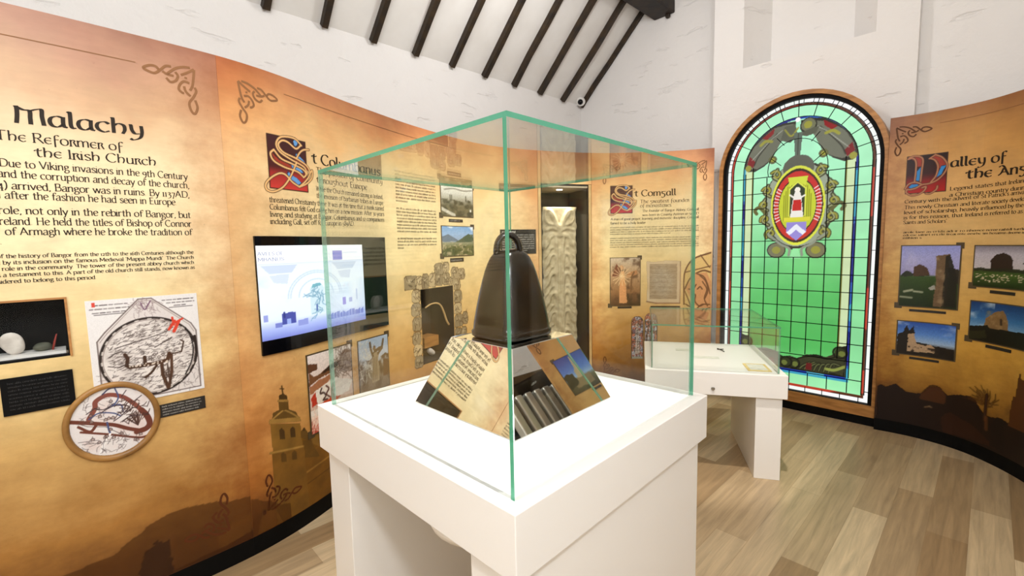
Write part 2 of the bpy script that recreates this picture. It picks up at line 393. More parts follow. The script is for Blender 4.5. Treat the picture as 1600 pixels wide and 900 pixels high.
# ------------------------------------------------------------------ a broad-nib letter set (strokes on a 10-unit x-height)
def catmull(pts, n=5):
    P = np.array(pts, float)
    if len(P) < 3: return P
    cl = np.allclose(P[0], P[-1])
    P = np.vstack([P[-2] if cl else 2 * P[0] - P[1], P, P[1] if cl else 2 * P[-1] - P[-2]]); out = []
    for i in range(1, len(P) - 2):
        p0, p1, p2, p3 = P[i - 1:i + 3]
        for k in range(n):
            t = k / n
            out.append(.5 * ((2 * p1) + (-p0 + p2) * t + (2 * p0 - 5 * p1 + 4 * p2 - p3) * t * t + (-p0 + 3 * p1 - 3 * p2 + p3) * t ** 3))
    out.append(P[-2]); return np.array(out)
G_ = {
'a': (8, 's1.5,8 3.5,10 5.8,9.4 6.4,7 6.4,1 7.8,0;s6.4,6 3,5 1,3 1.5,.6 3.5,0 6.4,2'),
'b': (8.5, 'l1.5,15 1.5,0;s1.5,7 4,10 7,9 8,5 7,1 4,0 1.5,1.5'),
'c': (7.5, 's7,8.3 5,10 2,8.5 1,5 2,1.5 4.5,0 7,1.5'),
'd': (8.7, 'l7,15 7,0;s7,7.5 5,10 2,9 1,5 2,1 4.5,0 7,2'),
'e': (7.7, 's1.3,5.2 7,6.2 6,9.3 4,10 1.7,8.3 1,5 2,1.3 4.5,0 7,1.6'),
'f': (5.6, 's6.8,13.3 5.3,15 3.3,14 2.6,11 2.6,0;l0.5,9.6 5.6,9.6'),
'g': (8, 's6.5,8.8 4,10 1.7,8.5 1.7,6 4,4.8 6.3,6 6.5,8.8 8,9.6;s3,5 1.5,3 3,1.5 6.5,1 7.5,-2 5,-4.5 2,-4.3 1,-2.3 2.7,.6'),
'h': (8.7, 'l1.5,15 1.5,0;s1.5,7 4,10 6.5,9.2 7,6.5 7,0'),
'i': (3.3, 'l1.5,10 1.5,0;l1.4,13.2 1.7,13.9'),
'j': (3.5, 's2,10 2,-2 0,-4.7;l1.9,13.2 2.2,13.9'),
'k': (8, 'l1.5,15 1.5,0;l6.5,10 1.7,5;l3.2,6.3 7.8,0'),
'l': (3.3, 'l1.5,15 1.5,0'),
'm': (13, 'l1.5,10 1.5,0;s1.5,7 4,10 6,9 6.5,6.5 6.5,0;s6.5,7 9,10 11,9 11.5,6.5 11.5,0'),
'n': (8.7, 'l1.5,10 1.5,0;s1.5,7 4,10 6.5,9.2 7,6.5 7,0'),
'o': (9, 's4.5,10 1.8,8.5 1,5 1.8,1.5 4.5,0 7.2,1.5 8,5 7.2,8.5 4.5,10'),
'p': (8.7, 'l1.5,10 1.5,-5;s1.5,7 4,10 7,9 8,5 7,1 4,0 1.5,1.5'),
'q': (8.7, 'l7,10 7,-5;s7,7 5,10 2,9 1,5 2,1 4.5,0 7,2'),
'r': (6.3, 'l1.5,10 1.5,0;s1.5,6.5 3.5,9.7 6,9.3'),
's': (6.8, 's6,8.5 4,10 1.8,9 2,6.7 5.3,4 6.2,1.7 4,0 1,1.5'),
't': (6, 's2.6,13 2.6,2 3.6,0.1 6,1;l0.4,9.7 5.6,9.7'),
'u': (8.7, 's1.5,10 1.5,3 2.5,.5 5,.3 7,2.5;l7,10 7,0'),
'v': (8, 'l0.7,10 4.2,0;l4.2,0 7.5,10'),
'w': (12, 'l.7,10 3.7,0;l3.7,0 6.2,10;l6.2,10 9,0;l9,0 11.6,10'),
'x': (8, 'l1,10 7.3,0;l7,10 .8,0'),
'y': (8, 'l0.7,10 4.2,0;s7.5,10 4.2,0 2.5,-4.5 .6,-4.6'),
'z': (7.5, 'l1,9.7 6.6,9.7;l6.6,9.7 .9,.3;l.9,.3 7,.3'),
'A': (12, 'l6,15 1,0;l5.6,15 11,0;l3,5.3 9,5.3'), 'B': (10, 'l2,15 2,0;s2,14.7 7,14.5 8,11.5 6.5,8.3 2,8;s4,8 8.5,7 9,3.5 7,.5 2,.3'),
'C': (11, 's10,12.5 7.5,15 3.5,14 1.2,9.5 1.3,5 3.8,1 7.5,0 10,2.3'), 'D': (12, 'l2,15 2,0;s2,14.7 7.5,14.5 10.7,11 10.7,5 8,.8 2,.3'),
'E': (9, 'l2,15 2,0;l2,14.7 8,14.7;l2,7.8 7,7.8;l2,.3 8.3,.3'), 'F': (8.6, 'l2,15 2,0;l2,14.7 8,14.7;l2,7.8 6.8,7.8'),
'G': (12, 's10.3,12.5 7.7,15 3.5,14 1.2,9.5 1.3,5 3.8,.8 8,.2 10.4,2;l10.4,7 10.4,1.5'), 'H': (12, 'l2,15 2,0;l10,15 10,0;l2,7.8 10,7.8'),
'I': (4, 'l2,15 2,0'), 'J': (5, 's3,15 3,1 .5,-2.5'), 'K': (11, 'l2,15 2,0;l9,15 2.3,7.3;l4,8.8 10.5,0'), 'L': (8.6, 'l2,15 2,0;l2,.3 8.3,.3'),
'M': (14, 'l2,15 1.5,0;l2,15 7,3;l7,3 12,15;l12,15 12.5,0'), 'N': (12, 'l2,15 2,0;l2,15 10.3,0;l10.3,15 10.3,0'),
'O': (13, 's6.5,15 2.7,13.2 1.2,7.5 2.7,1.8 6.5,0 10.3,1.8 11.8,7.5 10.3,13.2 6.5,15'), 'P': (9.5, 'l2,15 2,0;s2,14.7 7,14.5 8.6,11 7,7.2 2,6.8'),
'Q': (13, 's6.5,15 2.7,13.2 1.2,7.5 2.7,1.8 6.5,0 10.3,1.8 11.8,7.5 10.3,13.2 6.5,15;l7,3 12,-2'), 'R': (10.6, 'l2,15 2,0;s2,14.7 7,14.5 8.2,11.3 6.5,8 2,7.6;l5,7.6 10.3,0'),
'S': (8.6, 's7.5,12.8 5,15 2,13.5 1.8,10.3 4.5,7.7 7.3,5.3 7.4,2.2 4.8,0 1.2,2'), 'T': (11, 'l5.5,15 5.5,0;l.7,14.6 10.3,14.6'),
'U': (12, 's2,15 2,4 3.5,.8 6.3,0 9,1 10.2,4.5 10.2,15'), 'V': (11, 'l.8,15 5.6,0;l5.6,0 10.4,15'), 'W': (15, 'l.7,15 4,0;l4,0 7.5,14;l7.5,14 11,0;l11,0 14.3,15'),
'Y': (10.5, 'l.8,15 5.3,7;l9.8,15 5.3,7;l5.3,7 5.3,0'),
'0': (8, 's4,9.7 1.5,8 1,5 1.5,2 4,.2 6.5,2 7,5 6.5,8 4,9.7'), '1': (4.4, 'l2.2,10 2.2,0'), '2': (7.6, 's1.2,8 3.5,10 6,8.5 5.8,6 1,.3;l1,.3 7,.3'), '3': (7, 's1.3,8.8 3.8,10 5.8,8 3,5.3;s3,5.3 6.4,3 5.5,-1.5 1.2,-4'),
'4': (8, 'l5.5,10 .8,1;l.8,1 7.5,1;l5.5,10 5.5,-4'), '5': (7, 'l2,9.5 6.2,9.8;s2,9.5 1.8,5.6 5.6,4 6,0 1.2,-4'), '6': (8, 's6.3,14.6 2.2,10.5 1,5 2.2,1 4.5,0 7,2.3 6.6,6 4,7.4 1.4,5'),
'7': (7, 'l1,9.7 6.8,9.7;l6.8,9.7 3,-4.3'), '8': (7.6, 's4,15 1.8,13 2.2,10 5.8,6 6.6,2.6 4,0 1.2,2.4 2,6 5.6,10 6,13 4,15'), '9': (7.6, 's6.8,6.5 4,3.8 1.2,5.6 1.6,9 4.3,10 6.7,8 6.6,3 5,-2 1.6,-4.6'),
'.': (3.4, 'l1.4,.4 1.8,.9'), ',': (3.4, 's1.9,1 1.7,-.6 .8,-2.3'), "'": (3, 'l1.6,15 1.4,12'), '(': (4.6, 's3.8,16 1.4,11 1.4,3 3.8,-3'), ')': (4.6, 's1,16 3.4,11 3.4,3 1,-3'), '-': (5, 'l.8,5 4.4,5'), ' ': (4.6, ''),
}
UNC = dict(G_)      # round insular shapes for the headings
UNC.update({
't': (7, 's3.5,13 3,8 3.3,2 4.6,.1 6.6,.8;s.2,8.4 1.4,10.1 4.6,9.6 6.6,11'),
'e': (7.7, 's7,8.6 4.8,10 2,8.5 1,5 2,1.5 4.5,0 7,1.5;l1,5.3 6.8,5.3'),
'r': (7, 'l1.5,10 1.5,-.5;s1.5,7.5 3.6,10 5.6,8.6 4.6,6 6.8,0'),
'f': (7, 's7,13.6 5,15 3,13.5 2.6,10 2.6,-4;l2.6,8 6.4,8'),
'h': (8.9, 's.6,14.3 1.6,14.6 1.6,8 1.6,0;s1.6,7 4,9.8 6.8,8.6 7.2,4 6,0'),
'l': (4, 's.4,14.3 1.6,14.7 1.6,3 2.6,.3 4,.8'),
'a': (8.6, 's7,9 4.4,10 1.8,8.2 1,4.6 2,.8 4.5,0.2 6.8,3;s7,10 6.8,4 7.2,1 8.6,.3'),
'M': (14.5, 's1.2,14.4 2.2,14.8 2.2,8 1.6,0;s2.2,14.5 4.8,12.6 7.4,12 7.4,6 7.4,0;s7.4,12 10,14 12.4,14.4 12.4,8 12.9,0'),
'y': (8.6, 's.7,9.6 1.6,9.8 2,5 3.4,1.6 6,1.8;s7,10 7.2,3 6,-2.4 2.6,-5 .8,-4'),
'A': (11.5, 's1,13 3.6,15 6,13 8.4,6 10.8,0;s5.6,11 3.6,4 .8,.3;l3,5 8,5'),
'g': (8.4, 'l.6,9.8 8,9.8;s3,9.8 1.6,6.6 4,4.6 6.4,3 6,-1.6 3.4,-4.4 .8,-3'),
})
def nib_strip(pts, w, thin, ang):
    d = np.gradient(pts, axis=0); l = np.hypot(*d.T); l[l < 1e-9] = 1; d /= l[:, None]
    a = np.arctan2(d[:, 1], d[:, 0]); hw = .5 * (thin + (w - thin) * np.abs(np.sin(a - ang)))
    n = np.c_[-d[:, 1], d[:, 0]] * hw[:, None]
    return pts + n, pts - n
class Ink:
    """text and ornament strokes laid on a surface; one mesh per block"""
    def __init__(q, sf, off=.0008): q.sf, q.off, q.v, q.f, q.n = sf, off, [], [], 0
    def strip(q, A, B):
        k = len(A); W = q.sf.P(np.r_[A[:, 0], B[:, 0]], np.r_[A[:, 1], B[:, 1]], q.off)
        q.v.append(W); b = q.n
        q.f += [(b + i, b + i + 1, b + k + i + 1, b + k + i)[::-1] for i in range(k - 1)]
        q.n += 2 * k
    def path(q, pts, w, thin=None, ang=.5, smooth=True, n=6):
        P = catmull(pts, n) if smooth else np.array(pts, float)
        q.strip(*nib_strip(P, w, w if thin is None else thin, ang))
    def line(q, txt, s0, s1, z, xh, w=1.9, thin=.75, glyphs=G_, z1=None, track=0.0, det=4):
        adv = [glyphs.get(c, glyphs['n'])[0] + track for c in txt]; tot = sum(adv); k = xh / 10
        sx = (s1 - s0) / tot if s1 is not None else k
        x = 0.0; z1 = z if z1 is None else z1
        for c, a in zip(txt, adv):
            for st in glyphs.get(c, glyphs['n'])[1].split(';'):
                if not st: continue
                P = np.array([[float(t) for t in p.split(',')] for p in st[1:].split(' ')])
                vert = st[0] == 'l' and abs(P[0, 0] - P[-1, 0]) < .6 and abs(P[0, 1] - P[-1, 1]) > 5
                pl = [catmull(P, det) if st[0] == 's' else P]
                if vert and det > 2:
                    y0 = P[-1, 1]; pl.append(np.array([[P[-1, 0] - 1.5, y0 + .3], [P[-1, 0] + 1.5, y0 + .3]])); pl.append(np.array([[P[0, 0] - 1.5, P[0, 1] - 1.1], [P[0, 0] + .3, P[0, 1] - .1]]))
                for p in pl:
                    A, B = nib_strip(p, w, thin, .35)
                    T = lambda m: np.c_[s0 + (x + m[:, 0]) * sx, z + (z1 - z) * (x + m[:, 0]) / tot + m[:, 1] * k]
                    q.strip(T(A), T(B))
            x += a
    def build(q, name, mat, parent):
        mb = MB(); mb.v = [tuple(p) for p in np.vstack(q.v)]; mb.f = [list(f) for f in q.f]; mb.m = [0] * len(q.f)
        return mb.build(name, mat, parent)
_rg = random.Random(5)
def greek(n):
    out = ''
    while len(out) < n:
        out += ''.join(_rg.choice('nimuaeoctrsldhe') for _ in range(_rg.choice((2, 3, 4, 5, 6, 7)))) + ' '
    return out[:n].strip()

# ------------------------------------------------------------------ painter: printed pictures as coloured point grids
class Pic:
    """h x w ink grid, x right 0..1, y up 0..1"""
    def __init__(q, w, h, bg=(255, 255, 255), alpha=1.0, seed=1):
        q.w, q.h = w, h; q.c = np.zeros((h, w, 4)); q.c[..., :3] = np.array(bg) / 255; q.c[..., 3] = alpha
        q.X, q.Y = np.meshgrid(np.linspace(0, 1, w), np.linspace(0, 1, h)); q.r = np.random.RandomState(seed)
    def put(q, m, col, a=1.0):
        m = np.clip(np.asarray(m, float) * a, 0, 1)[..., None]
        q.c[..., :3] = q.c[..., :3] * (1 - m) + np.array(col) / 255 * m if not (isinstance(col, np.ndarray) and col.ndim == 3) else q.c[..., :3] * (1 - m) + col / 255 * m
        q.c[..., 3:] = np.maximum(q.c[..., 3:], m)
    def noise(q, sx, sy=None, oct=4):
        sy = sy or sx; out = np.zeros((q.h, q.w)); amp = 1; tot = 0
        for o in range(oct):
            nx, ny = max(2, int(sx * 2 ** o)) + 1, max(2, int(sy * 2 ** o)) + 1
            g = q.r.rand(ny, nx); xx = q.X * (nx - 1.001); yy = q.Y * (ny - 1.001); i, j = xx.astype(int), yy.astype(int); fx, fy = xx - i, yy - j
            fx = fx * fx * (3 - 2 * fx); fy = fy * fy * (3 - 2 * fy)
            out += amp * ((g[j, i] * (1 - fx) + g[j, i + 1] * fx) * (1 - fy) + (g[j + 1, i] * (1 - fx) + g[j + 1, i + 1] * fx) * fy); tot += amp; amp *= .55
        return out / tot
    def grad(q, stops):
        ys = [s[0] for s in stops]; col = np.stack([np.interp(q.Y, ys, [s[1][k] for s in stops]) for k in range(3)], -1); q.put(np.ones((q.h, q.w)), col)
    def poly(q, pts, col=None, a=1.0, rough=0.0, seed=0):
        X, Y = q.X, q.Y
        if rough:
            X = X + (q.noise(9) - .5) * rough; Y = Y + (q.noise(9) - .5) * rough
        m = np.zeros(X.shape, bool); n = len(pts)
        for i in range(n):
            x1, y1 = pts[i]; x2, y2 = pts[(i + 1) % n]
            if y1 == y2: continue
            c = ((y1 > Y) != (y2 > Y)) & (X < (x2 - x1) * (Y - y1) / (y2 - y1) + x1); m ^= c
        if col is not None: q.put(m, col, a)
        return m
    def ell(q, cx, cy, rx, ry, col=None, a=1.0, soft=.0, rough=0.0):
        d = np.hypot((q.X - cx) / rx, (q.Y - cy) / ry)
        if rough: d = d + (q.noise(8) - .5) * rough
        m = (d < 1).astype(float) if not soft else np.clip((1 - d) / soft, 0, 1)
        if col is not None: q.put(m, col, a)
        return m
    def ring(q, cx, cy, rx, ry, wpx, col, a=1.0):
        d = np.abs(np.hypot((q.X - cx) / rx, (q.Y - cy) / ry) - 1) * min(rx * q.w, ry * q.h); q.put(np.clip(wpx / 2 + .5 - d, 0, 1), col, a)
    def line(q, pts, wpx, col, a=1.0, smooth=False, n=6):
        P = catmull(pts, n) if smooth else np.array(pts, float); P = P * [q.w - 1, q.h - 1]
        pad = wpx / 2 + 2
        for (x1, y1), (x2, y2) in zip(P[:-1], P[1:]):
            i0, i1 = max(0, int(min(x1, x2) - pad)), min(q.w, int(max(x1, x2) + pad) + 2); j0, j1 = max(0, int(min(y1, y2) - pad)), min(q.h, int(max(y1, y2) + pad) + 2)
            if i0 >= i1 or j0 >= j1: continue
            gx, gy = np.meshgrid(np.arange(i0, i1), np.arange(j0, j1)); dx, dy = x2 - x1, y2 - y1; L2 = dx * dx + dy * dy + 1e-9
            t = np.clip(((gx - x1) * dx + (gy - y1) * dy) / L2, 0, 1); d = np.hypot(gx - x1 - t * dx, gy - y1 - t * dy)
            m = (np.clip(wpx / 2 + .5 - d, 0, 1) * a)[..., None]; sub = q.c[j0:j1, i0:i1]
            sub[..., :3] = sub[..., :3] * (1 - m) + np.array(col) / 255 * m; sub[..., 3:] = np.maximum(sub[..., 3:], m)
    def scrib(q, n, ln, wpx, col, a, box=(0, 0, 1, 1), ang=None):
        for _ in range(n):
            x, y = box[0] + q.r.rand() * (box[2] - box[0]), box[1] + q.r.rand() * (box[3] - box[1]); th = q.r.rand() * 6.28 if ang is None else ang + q.r.randn() * .3
            p = [(x, y)]
            for k in range(3):
                th += q.r.randn() * .6; p.append((p[-1][0] + math.cos(th) * ln, p[-1][1] + math.sin(th) * ln))
            q.line(p, wpx, col, a)
    def grain(q, amt):
        q.c[..., :3] *= 1 + (q.r.rand(q.h, q.w, 1) - .5) * amt
    def words(q, x0, x1, y, hpx, col, a=.8):
        x = x0
        while x < x1:
            l = (.02 + .05 * q.r.rand()); q.line([(x, y), (min(x1, x + l), y)], hpx, col, a * (.6 + .4 * q.r.rand())); x += l + .018
    def mesh(q, name, sf, s0, s1, z0, z1, off, mat, parent=None, mask=None, skew=0.0):
        s = s0 + (s1 - s0) * q.X; z = z0 + (z1 - z0) * q.Y
        V = sf.P(s, z, off).reshape(-1, 3); w, h = q.w, q.h
        ii, jj = np.meshgrid(np.arange(w - 1), np.arange(h - 1)); a = (jj * w + ii)
        keep = np.ones((h - 1, w - 1), bool)
        if mask is not None:
            keep = mask[:-1, :-1] & mask[1:, :-1] & mask[:-1, 1:] & mask[1:, 1:]
        a = a[keep]
        used, inv = np.unique(np.r_[a, a + 1, a + w + 1, a + w], return_inverse=True); n = len(a)
        F = np.c_[inv[:n], inv[n:2 * n], inv[2 * n:3 * n], inv[3 * n:]]
        V = V[used]; mb = MB(); mb.v = [tuple(p) for p in V]; mb.f = F.tolist(); mb.m = [0] * n
        o = mb.build(name, mat, parent)
        c = np.clip(q.c.reshape(-1, 4)[used], 0, 1.0); l = np.where(c <= .04045, c / 12.92, ((c + .055) / 1.055) ** 2.4); l[:, 3] = c[:, 3]
        at = o.data.color_attributes.new('ink', 'FLOAT_COLOR', 'POINT'); at.data.foreach_set('color', l.astype(np.float32).ravel())
        return o
# ------------------------------------------------------------------ the room
def plank_floor():
    m = pbr('plank_floor', (.5, .4, .3, 1), .34, spec=.4); t, b = nt(m); N = t.nodes; L = t.links
    tc = N.new('ShaderNodeTexCoord'); mp = N.new('ShaderNodeMapping'); mp.inputs['Rotation'].default_value = (0, 0, R(-43.4))
    L.new(tc.outputs['Object'], mp.inputs[0])
    br = N.new('ShaderNodeTexBrick'); br.offset = .37; br.inputs['Scale'].default_value = 1
    br.inputs['Color1'].default_value = S(158, 130, 94); br.inputs['Color2'].default_value = S(220, 198, 160); br.inputs['Mortar'].default_value = S(150, 124, 90)
    br.inputs['Mortar Size'].default_value = .0006; br.inputs['Brick Width'].default_value = 1.15; br.inputs['Row Height'].default_value = .152; br.inputs['Bias'].default_value = -.1
    L.new(mp.outputs[0], br.inputs['Vector'])
    m2 = N.new('ShaderNodeMapping'); m2.inputs['Scale'].default_value = (1.4, 22, 1); L.new(mp.outputs[0], m2.inputs[0])
    no = N.new('ShaderNodeTexNoise'); no.inputs['Scale'].default_value = 1.6; no.inputs['Detail'].default_value = 9; no.inputs['Roughness'].default_value = .62; no.inputs['Distortion'].default_value = .5; L.new(m2.outputs[0], no.inputs['Vector'])
    mr = N.new('ShaderNodeMapRange'); mr.inputs[1].default_value = .3; mr.inputs[2].default_value = .7; mr.inputs[3].default_value = .72; mr.inputs[4].default_value = 1.16; L.new(no.outputs['Fac'], mr.inputs[0])
    hv = N.new('ShaderNodeVectorMath'); hv.operation = 'SCALE'; L.new(br.outputs['Color'], hv.inputs[0]); L.new(mr.outputs[0], hv.inputs[3]); L.new(hv.outputs[0], b.inputs['Base Color'])
    rr = N.new('ShaderNodeMapRange'); rr.inputs[3].default_value = .28; rr.inputs[4].default_value = .5; L.new(no.outputs['Fac'], rr.inputs[0]); L.new(rr.outputs[0], b.inputs['Roughness'])
    return m
M['floor'] = plank_floor()
UL, UR, VF, VB, ZE, SL = -3.80, 1.40, -3.5, 4.907, 3.30, .95     # side walls, front / end wall, eaves, roof slope
UM = (UL + UR) / 2; ZR = ZE + (UM - UL) * SL
mb = MB(); mb.prism([UV(UL - .2, VF - .2, 0), UV(UR + .2, VF - .2, 0), UV(UR + .2, VB + .2, 0), UV(UL - .2, VB + .2, 0)], (0, 0, -.1)); struct(mb.build('floor', M['floor'], origin=(0, 0, 0)))
def wall(name, loop, d, mat='white_wall'):
    mb = MB(); mb.prism(loop, d); return struct(mb.build(name, M[mat], origin=(0, 0, 0)))
wall('wall_left', [UV(UL, VF, 0), UV(UL, VB, 0), UV(UL, VB, ZE), UV(UL, VF, ZE)], UV(-.2, 0))
wall('wall_right', [UV(UR, VF, 0), UV(UR, VB, 0), UV(UR, VB, ZE), UV(UR, VF, ZE)], UV(.2, 0))
gable = lambda v: [UV(UL - .2, v, 0), UV(UR + .2, v, 0), UV(UR + .2, v, ZE), UV(UM, v, ZR + .12), UV(UL - .2, v, ZE)]
wall('wall_front', gable(VF), UV(0, -.2))
# end wall: recessed bays and the broad pier with the splayed high niche
mb = MB(); mb.prism(gable(VB), UV(0, .2)); struct(mb.build('wall_back', M['white_wall'], origin=(0, 0, 0)))
roof_z = lambda u: ZE + (min(u, 2 * UM - u) - UL) * SL
mb = MB(); mb.prism([UV(-.45, 4.70, 0), UV(UR, 4.70, 0), UV(UR, 4.70, ZE), UV(-.45, 4.70, roof_z(-.45))], UV(0, .207)); struct(mb.build('wall_back', M['white_wall'], origin=(0, 0, 0)))
mb = MB()
P0, P1, PV, NB = -1.955, -.45, 4.62, 3.095
def pier_face(pts): mb.add(pts, [list(range(len(pts)))])
n0, n1, q0, q1, NT, ND = -1.685, -.705, -1.535, -.895, 4.55, 4.90
top = 5.0
pier_face([UV(P0, PV, 0), UV(P1, PV, 0), UV(P1, PV, NB), UV(P0, PV, NB)])
pier_face([UV(P0, PV, NB), UV(n0, PV, NB), UV(n0, PV, NT), UV(P0, PV, NT)])
pier_face([UV(n1, PV, NB), UV(P1, PV, NB), UV(P1, PV, NT), UV(n1, PV, NT)])
pier_face([UV(P0, PV, NT), UV(P1, PV, NT), UV(P1, PV, roof_z(P1)), UV(UM, PV, ZR), UV(P0, PV, roof_z(P0))])
pier_face([UV(n0, PV, NB), UV(n1, PV, NB), UV(q1, ND, NB), UV(q0, ND, NB)])
pier_face([UV(n0, PV, NT), UV(q0, ND, NT), UV(q1, ND, NT), UV(n1, PV, NT)])
pier_face([UV(n0, PV, NB), UV(q0, ND, NB), UV(q0, ND, NT), UV(n0, PV, NT)])
pier_face([UV(n1, PV, NB), UV(n1, PV, NT), UV(q1, ND, NT), UV(q1, ND, NB)])
pier_face([UV(q0, ND, NB), UV(q1, ND, NB), UV(q1, ND, NT), UV(q0, ND, NT)])
pier_face([UV(P0, PV, 0), UV(P0, PV, roof_z(P0)), UV(P0, VB, roof_z(P0)), UV(P0, VB, 0)])
pier_face([UV(P1, PV, 0), UV(P1, VB, 0), UV(P1, VB, roof_z(P1)), UV(P1, PV, roof_z(P1))])
struct(mb.build('wall_back', M['white_wall'], origin=(0, 0, 0)))
for a in (UL - .2, UR + .2):
    mb = MB(); za = ZE - .2 * SL
    mb.prism([UV(a, VF - .2, za), UV(UM, VF - .2, ZR), UV(UM, VF - .2, ZR + .12), UV(a, VF - .2, za + .12)], UV(0, VB - VF + .4))
    struct(mb.build('ceiling', M['white_ceiling'], origin=(0, 0, 0)))

# rafters on both roof slopes, and the purlin under them
ordinal = ['nearest the top left edge of the view', 'second from the left', 'third from the left', 'fourth from the left', 'fifth from the left', 'sixth from the left', 'seventh from the left', 'eighth from the left', 'ninth from the left']
def rafter(side, v, i, label, group, w=.054):
    rg = random.Random(31 * i + side); mb = MB(); rings = []
    n = 9; d = 1 if side < 0 else -1; ue = UL if side < 0 else UR
    for k in range(n + 1):
        t = k / n; du_ = t * (2.35 if i < 9 else 2.0)
        j = rg.uniform(-.008, .008); ww = w / 2 * rg.uniform(.88, 1.1); zz = ZE + du_ * SL
        a = UV(ue + d * du_, v + j, zz); nx = UV(d * SL, 0, -1) / math.hypot(1, SL)
        s = UV(0, 1) * ww
        rings.append([a - s + nx * .001, a + s + nx * .001, a + s * .9 + nx * .055, a - s * .9 + nx * .055])
    mb.loft(rings); o = mb.build('rafter', M['dark_wood']); prop(o, label, 'rafter', group); return o
for i in range(9):
    rafter(-1, 1.139 + .4215 * i, i, 'dark wooden rafter on the white sloping ceiling, ' + ordinal[i], 'rafters on the left roof slope')
rafter(-1, 4.884, 9, 'thin black rafter against the end wall, running up from the little dome camera', 'rafters on the left roof slope', .04)
mb = MB(); mb.prism([UV(-2.752, VB, 3.985), UV(-2.508, VB, 3.985), UV(-2.508, VB, roof_z(-2.508)), UV(-2.752, VB, roof_z(-2.752))], UV(0, -(VB - VF)))
mb.prism([UV(-2.60, VB - .012, 3.945), UV(-2.55, VB - .012, 3.945), UV(-2.55, VB - .012, 3.985), UV(-2.60, VB - .012, 3.985)], UV(0, -.04))
prop(mb.build('roof_purlin', M['black_wood'], bevel=.012), 'heavy black roof beam running into the white end wall', 'beam')

# ------------------------------------------------------------------ exhibition panels
HP = 2.37
RAMP_L = [(0.0, (46, 22, 8)), (.2, (104, 62, 24)), (.45, (164, 114, 54)), (.75, (202, 162, 100)), (1.1, (226, 196, 136)), (1.5, (238, 218, 172)), (1.85, (232, 208, 164)), (2.08, (194, 154, 114)), (2.28, (172, 126, 98)), (2.37, (154, 106, 82))]
RAMP_C = [(0.0, (60, 30, 10)), (.2, (104, 64, 22)), (.45, (182, 128, 60)), (.75, (216, 168, 100)), (1.1, (236, 200, 136)), (1.5, (240, 218, 164)), (1.85, (238, 212, 160)), (2.08, (224, 178, 120)), (2.25, (196, 136, 86)), (2.37, (172, 108, 68))]
RAMP_R = [(0.0, (30, 14, 7)), (.25, (70, 40, 14)), (.42, (150, 104, 36)), (.7, (196, 148, 62)), (1.1, (206, 164, 90)), (1.5, (210, 172, 110)), (1.85, (206, 160, 98)), (2.1, (194, 144, 80)), (2.28, (162, 112, 62)), (2.37, (148, 96, 54))]  # the sheet's own browns, with the right wall's light falloff put into them
def panel(sf, s0, s1, ramp, holes, label, key, edge=.3, edge_col=(206, 140, 90)):
    p, t, n = sf.frame((s0 + s1) / 2)
    root = thing('information_wall', p - n * .02, label, 'display wall', 'parchment exhibition walls')
    board('board', sf, s0, s1, .095, HP, .03, holes, parchment('parchment_' + key, ramp, edge_col, s0, s1, edge), root)
    mb = MB(); slab(mb, sf, s0, s1, 0, .095, -.035, -.004); mb.build('skirting', M['black'], root)
    return root
NICHE = (2.10, 2.540, 1.118, 1.335); DOOR = (4.500, 4.882, .612, 1.186)
SEAM = 3.105; AL0, AL1, ALZ = 5.862, 6.428, 2.068
p_near = panel(KL, .02, 1.72, RAMP_L, [], 'parchment display wall before the Malachy panel, nearest the camera on the left', 'near')
p_mal = panel(KL, 1.725, SEAM, RAMP_L, [NICHE], 'curved parchment display wall headed Malachy at the left', 'malachy')
p_col = panel(KL, SEAM + .0006, AL0, RAMP_C, [DOOR], 'curved parchment display wall headed St Columbanus with the wall screen', 'columbanus', .5)
p_com = panel(KL, AL1, 7.585, RAMP_C, [], 'parchment display wall headed St Comgall beside the stained glass window', 'comgall', .22)
p_val = panel(KR, .012, 2.16, RAMP_R, [], 'darkened parchment display wall headed Valley of the Angels on the right', 'valley', .2, (190, 130, 80))
def surface_at(sf): return sf

# ------------------------------------------------------------------ stained glass window in its lit box
WU, WV = -1.180, 4.468
GW, GB, GSP = .567, .172, 2.10           # half width, sill and springing of the glass
wroot = thing('stained_glass_window', UV(WU, WV, 0), 'tall arched stained glass window of lit green panes in a wooden frame', 'window')
WF = Flat(UV(WU, WV, 0), UV(1, 0), (0, 0, 1), UV(0, -1))
def arch(hw, zb, zs, n=28, rise=None):
    rise = rise or hw
    return [(-hw, zb), (hw, zb)] + [(hw * math.cos(a), zs + rise * math.sin(a)) for a in np.linspace(0, math.pi, n)]
def band(name, o_, i_, o0, o1, mat, parent, bevel=0):
    """frame between two outlines with equal point counts, from depth o0 to o1"""
    mb = MB(); n = len(o_); vs = []
    for off in (o0, o1):
        for L_ in (o_, i_): vs += [tuple(WF.P(x, z, off)) for x, z in L_]
    fs = []
    for i in range(n):
        j = (i + 1) % n
        fs += [(2 * n + i, 2 * n + j, 3 * n + j, 3 * n + i), (i, n + i, n + j, j), (i, j, 2 * n + j, 2 * n + i), (n + i, 3 * n + i, 3 * n + j, n + j)]
    mb.add(vs, fs); return mb.build(name, mat, parent, bevel=bevel)
band('wooden_frame', arch(.628, .076, GSP), arch(.594, GB - .006, GSP), -.16, .03, M['oak'], wroot)
band('black_rebate', arch(.5935, GB - .006, GSP), arch(.566, GB, GSP), -.10, .012, M['black'], wroot)
mb = MB(); mb.box(UV(WU - .62, WV - .012, 0), UV(1.24, 0), UV(0, .17), (0, 0, .076)); mb.build('black_plinth', M['black'], wroot)
mb = MB(); mb.prism([tuple(WF.P(x, z, -.15)) for x, z in arch(.6, GB - .01, GSP)], UV(0, .02)); mb.build('light_box', M['white_mdf'], wroot)

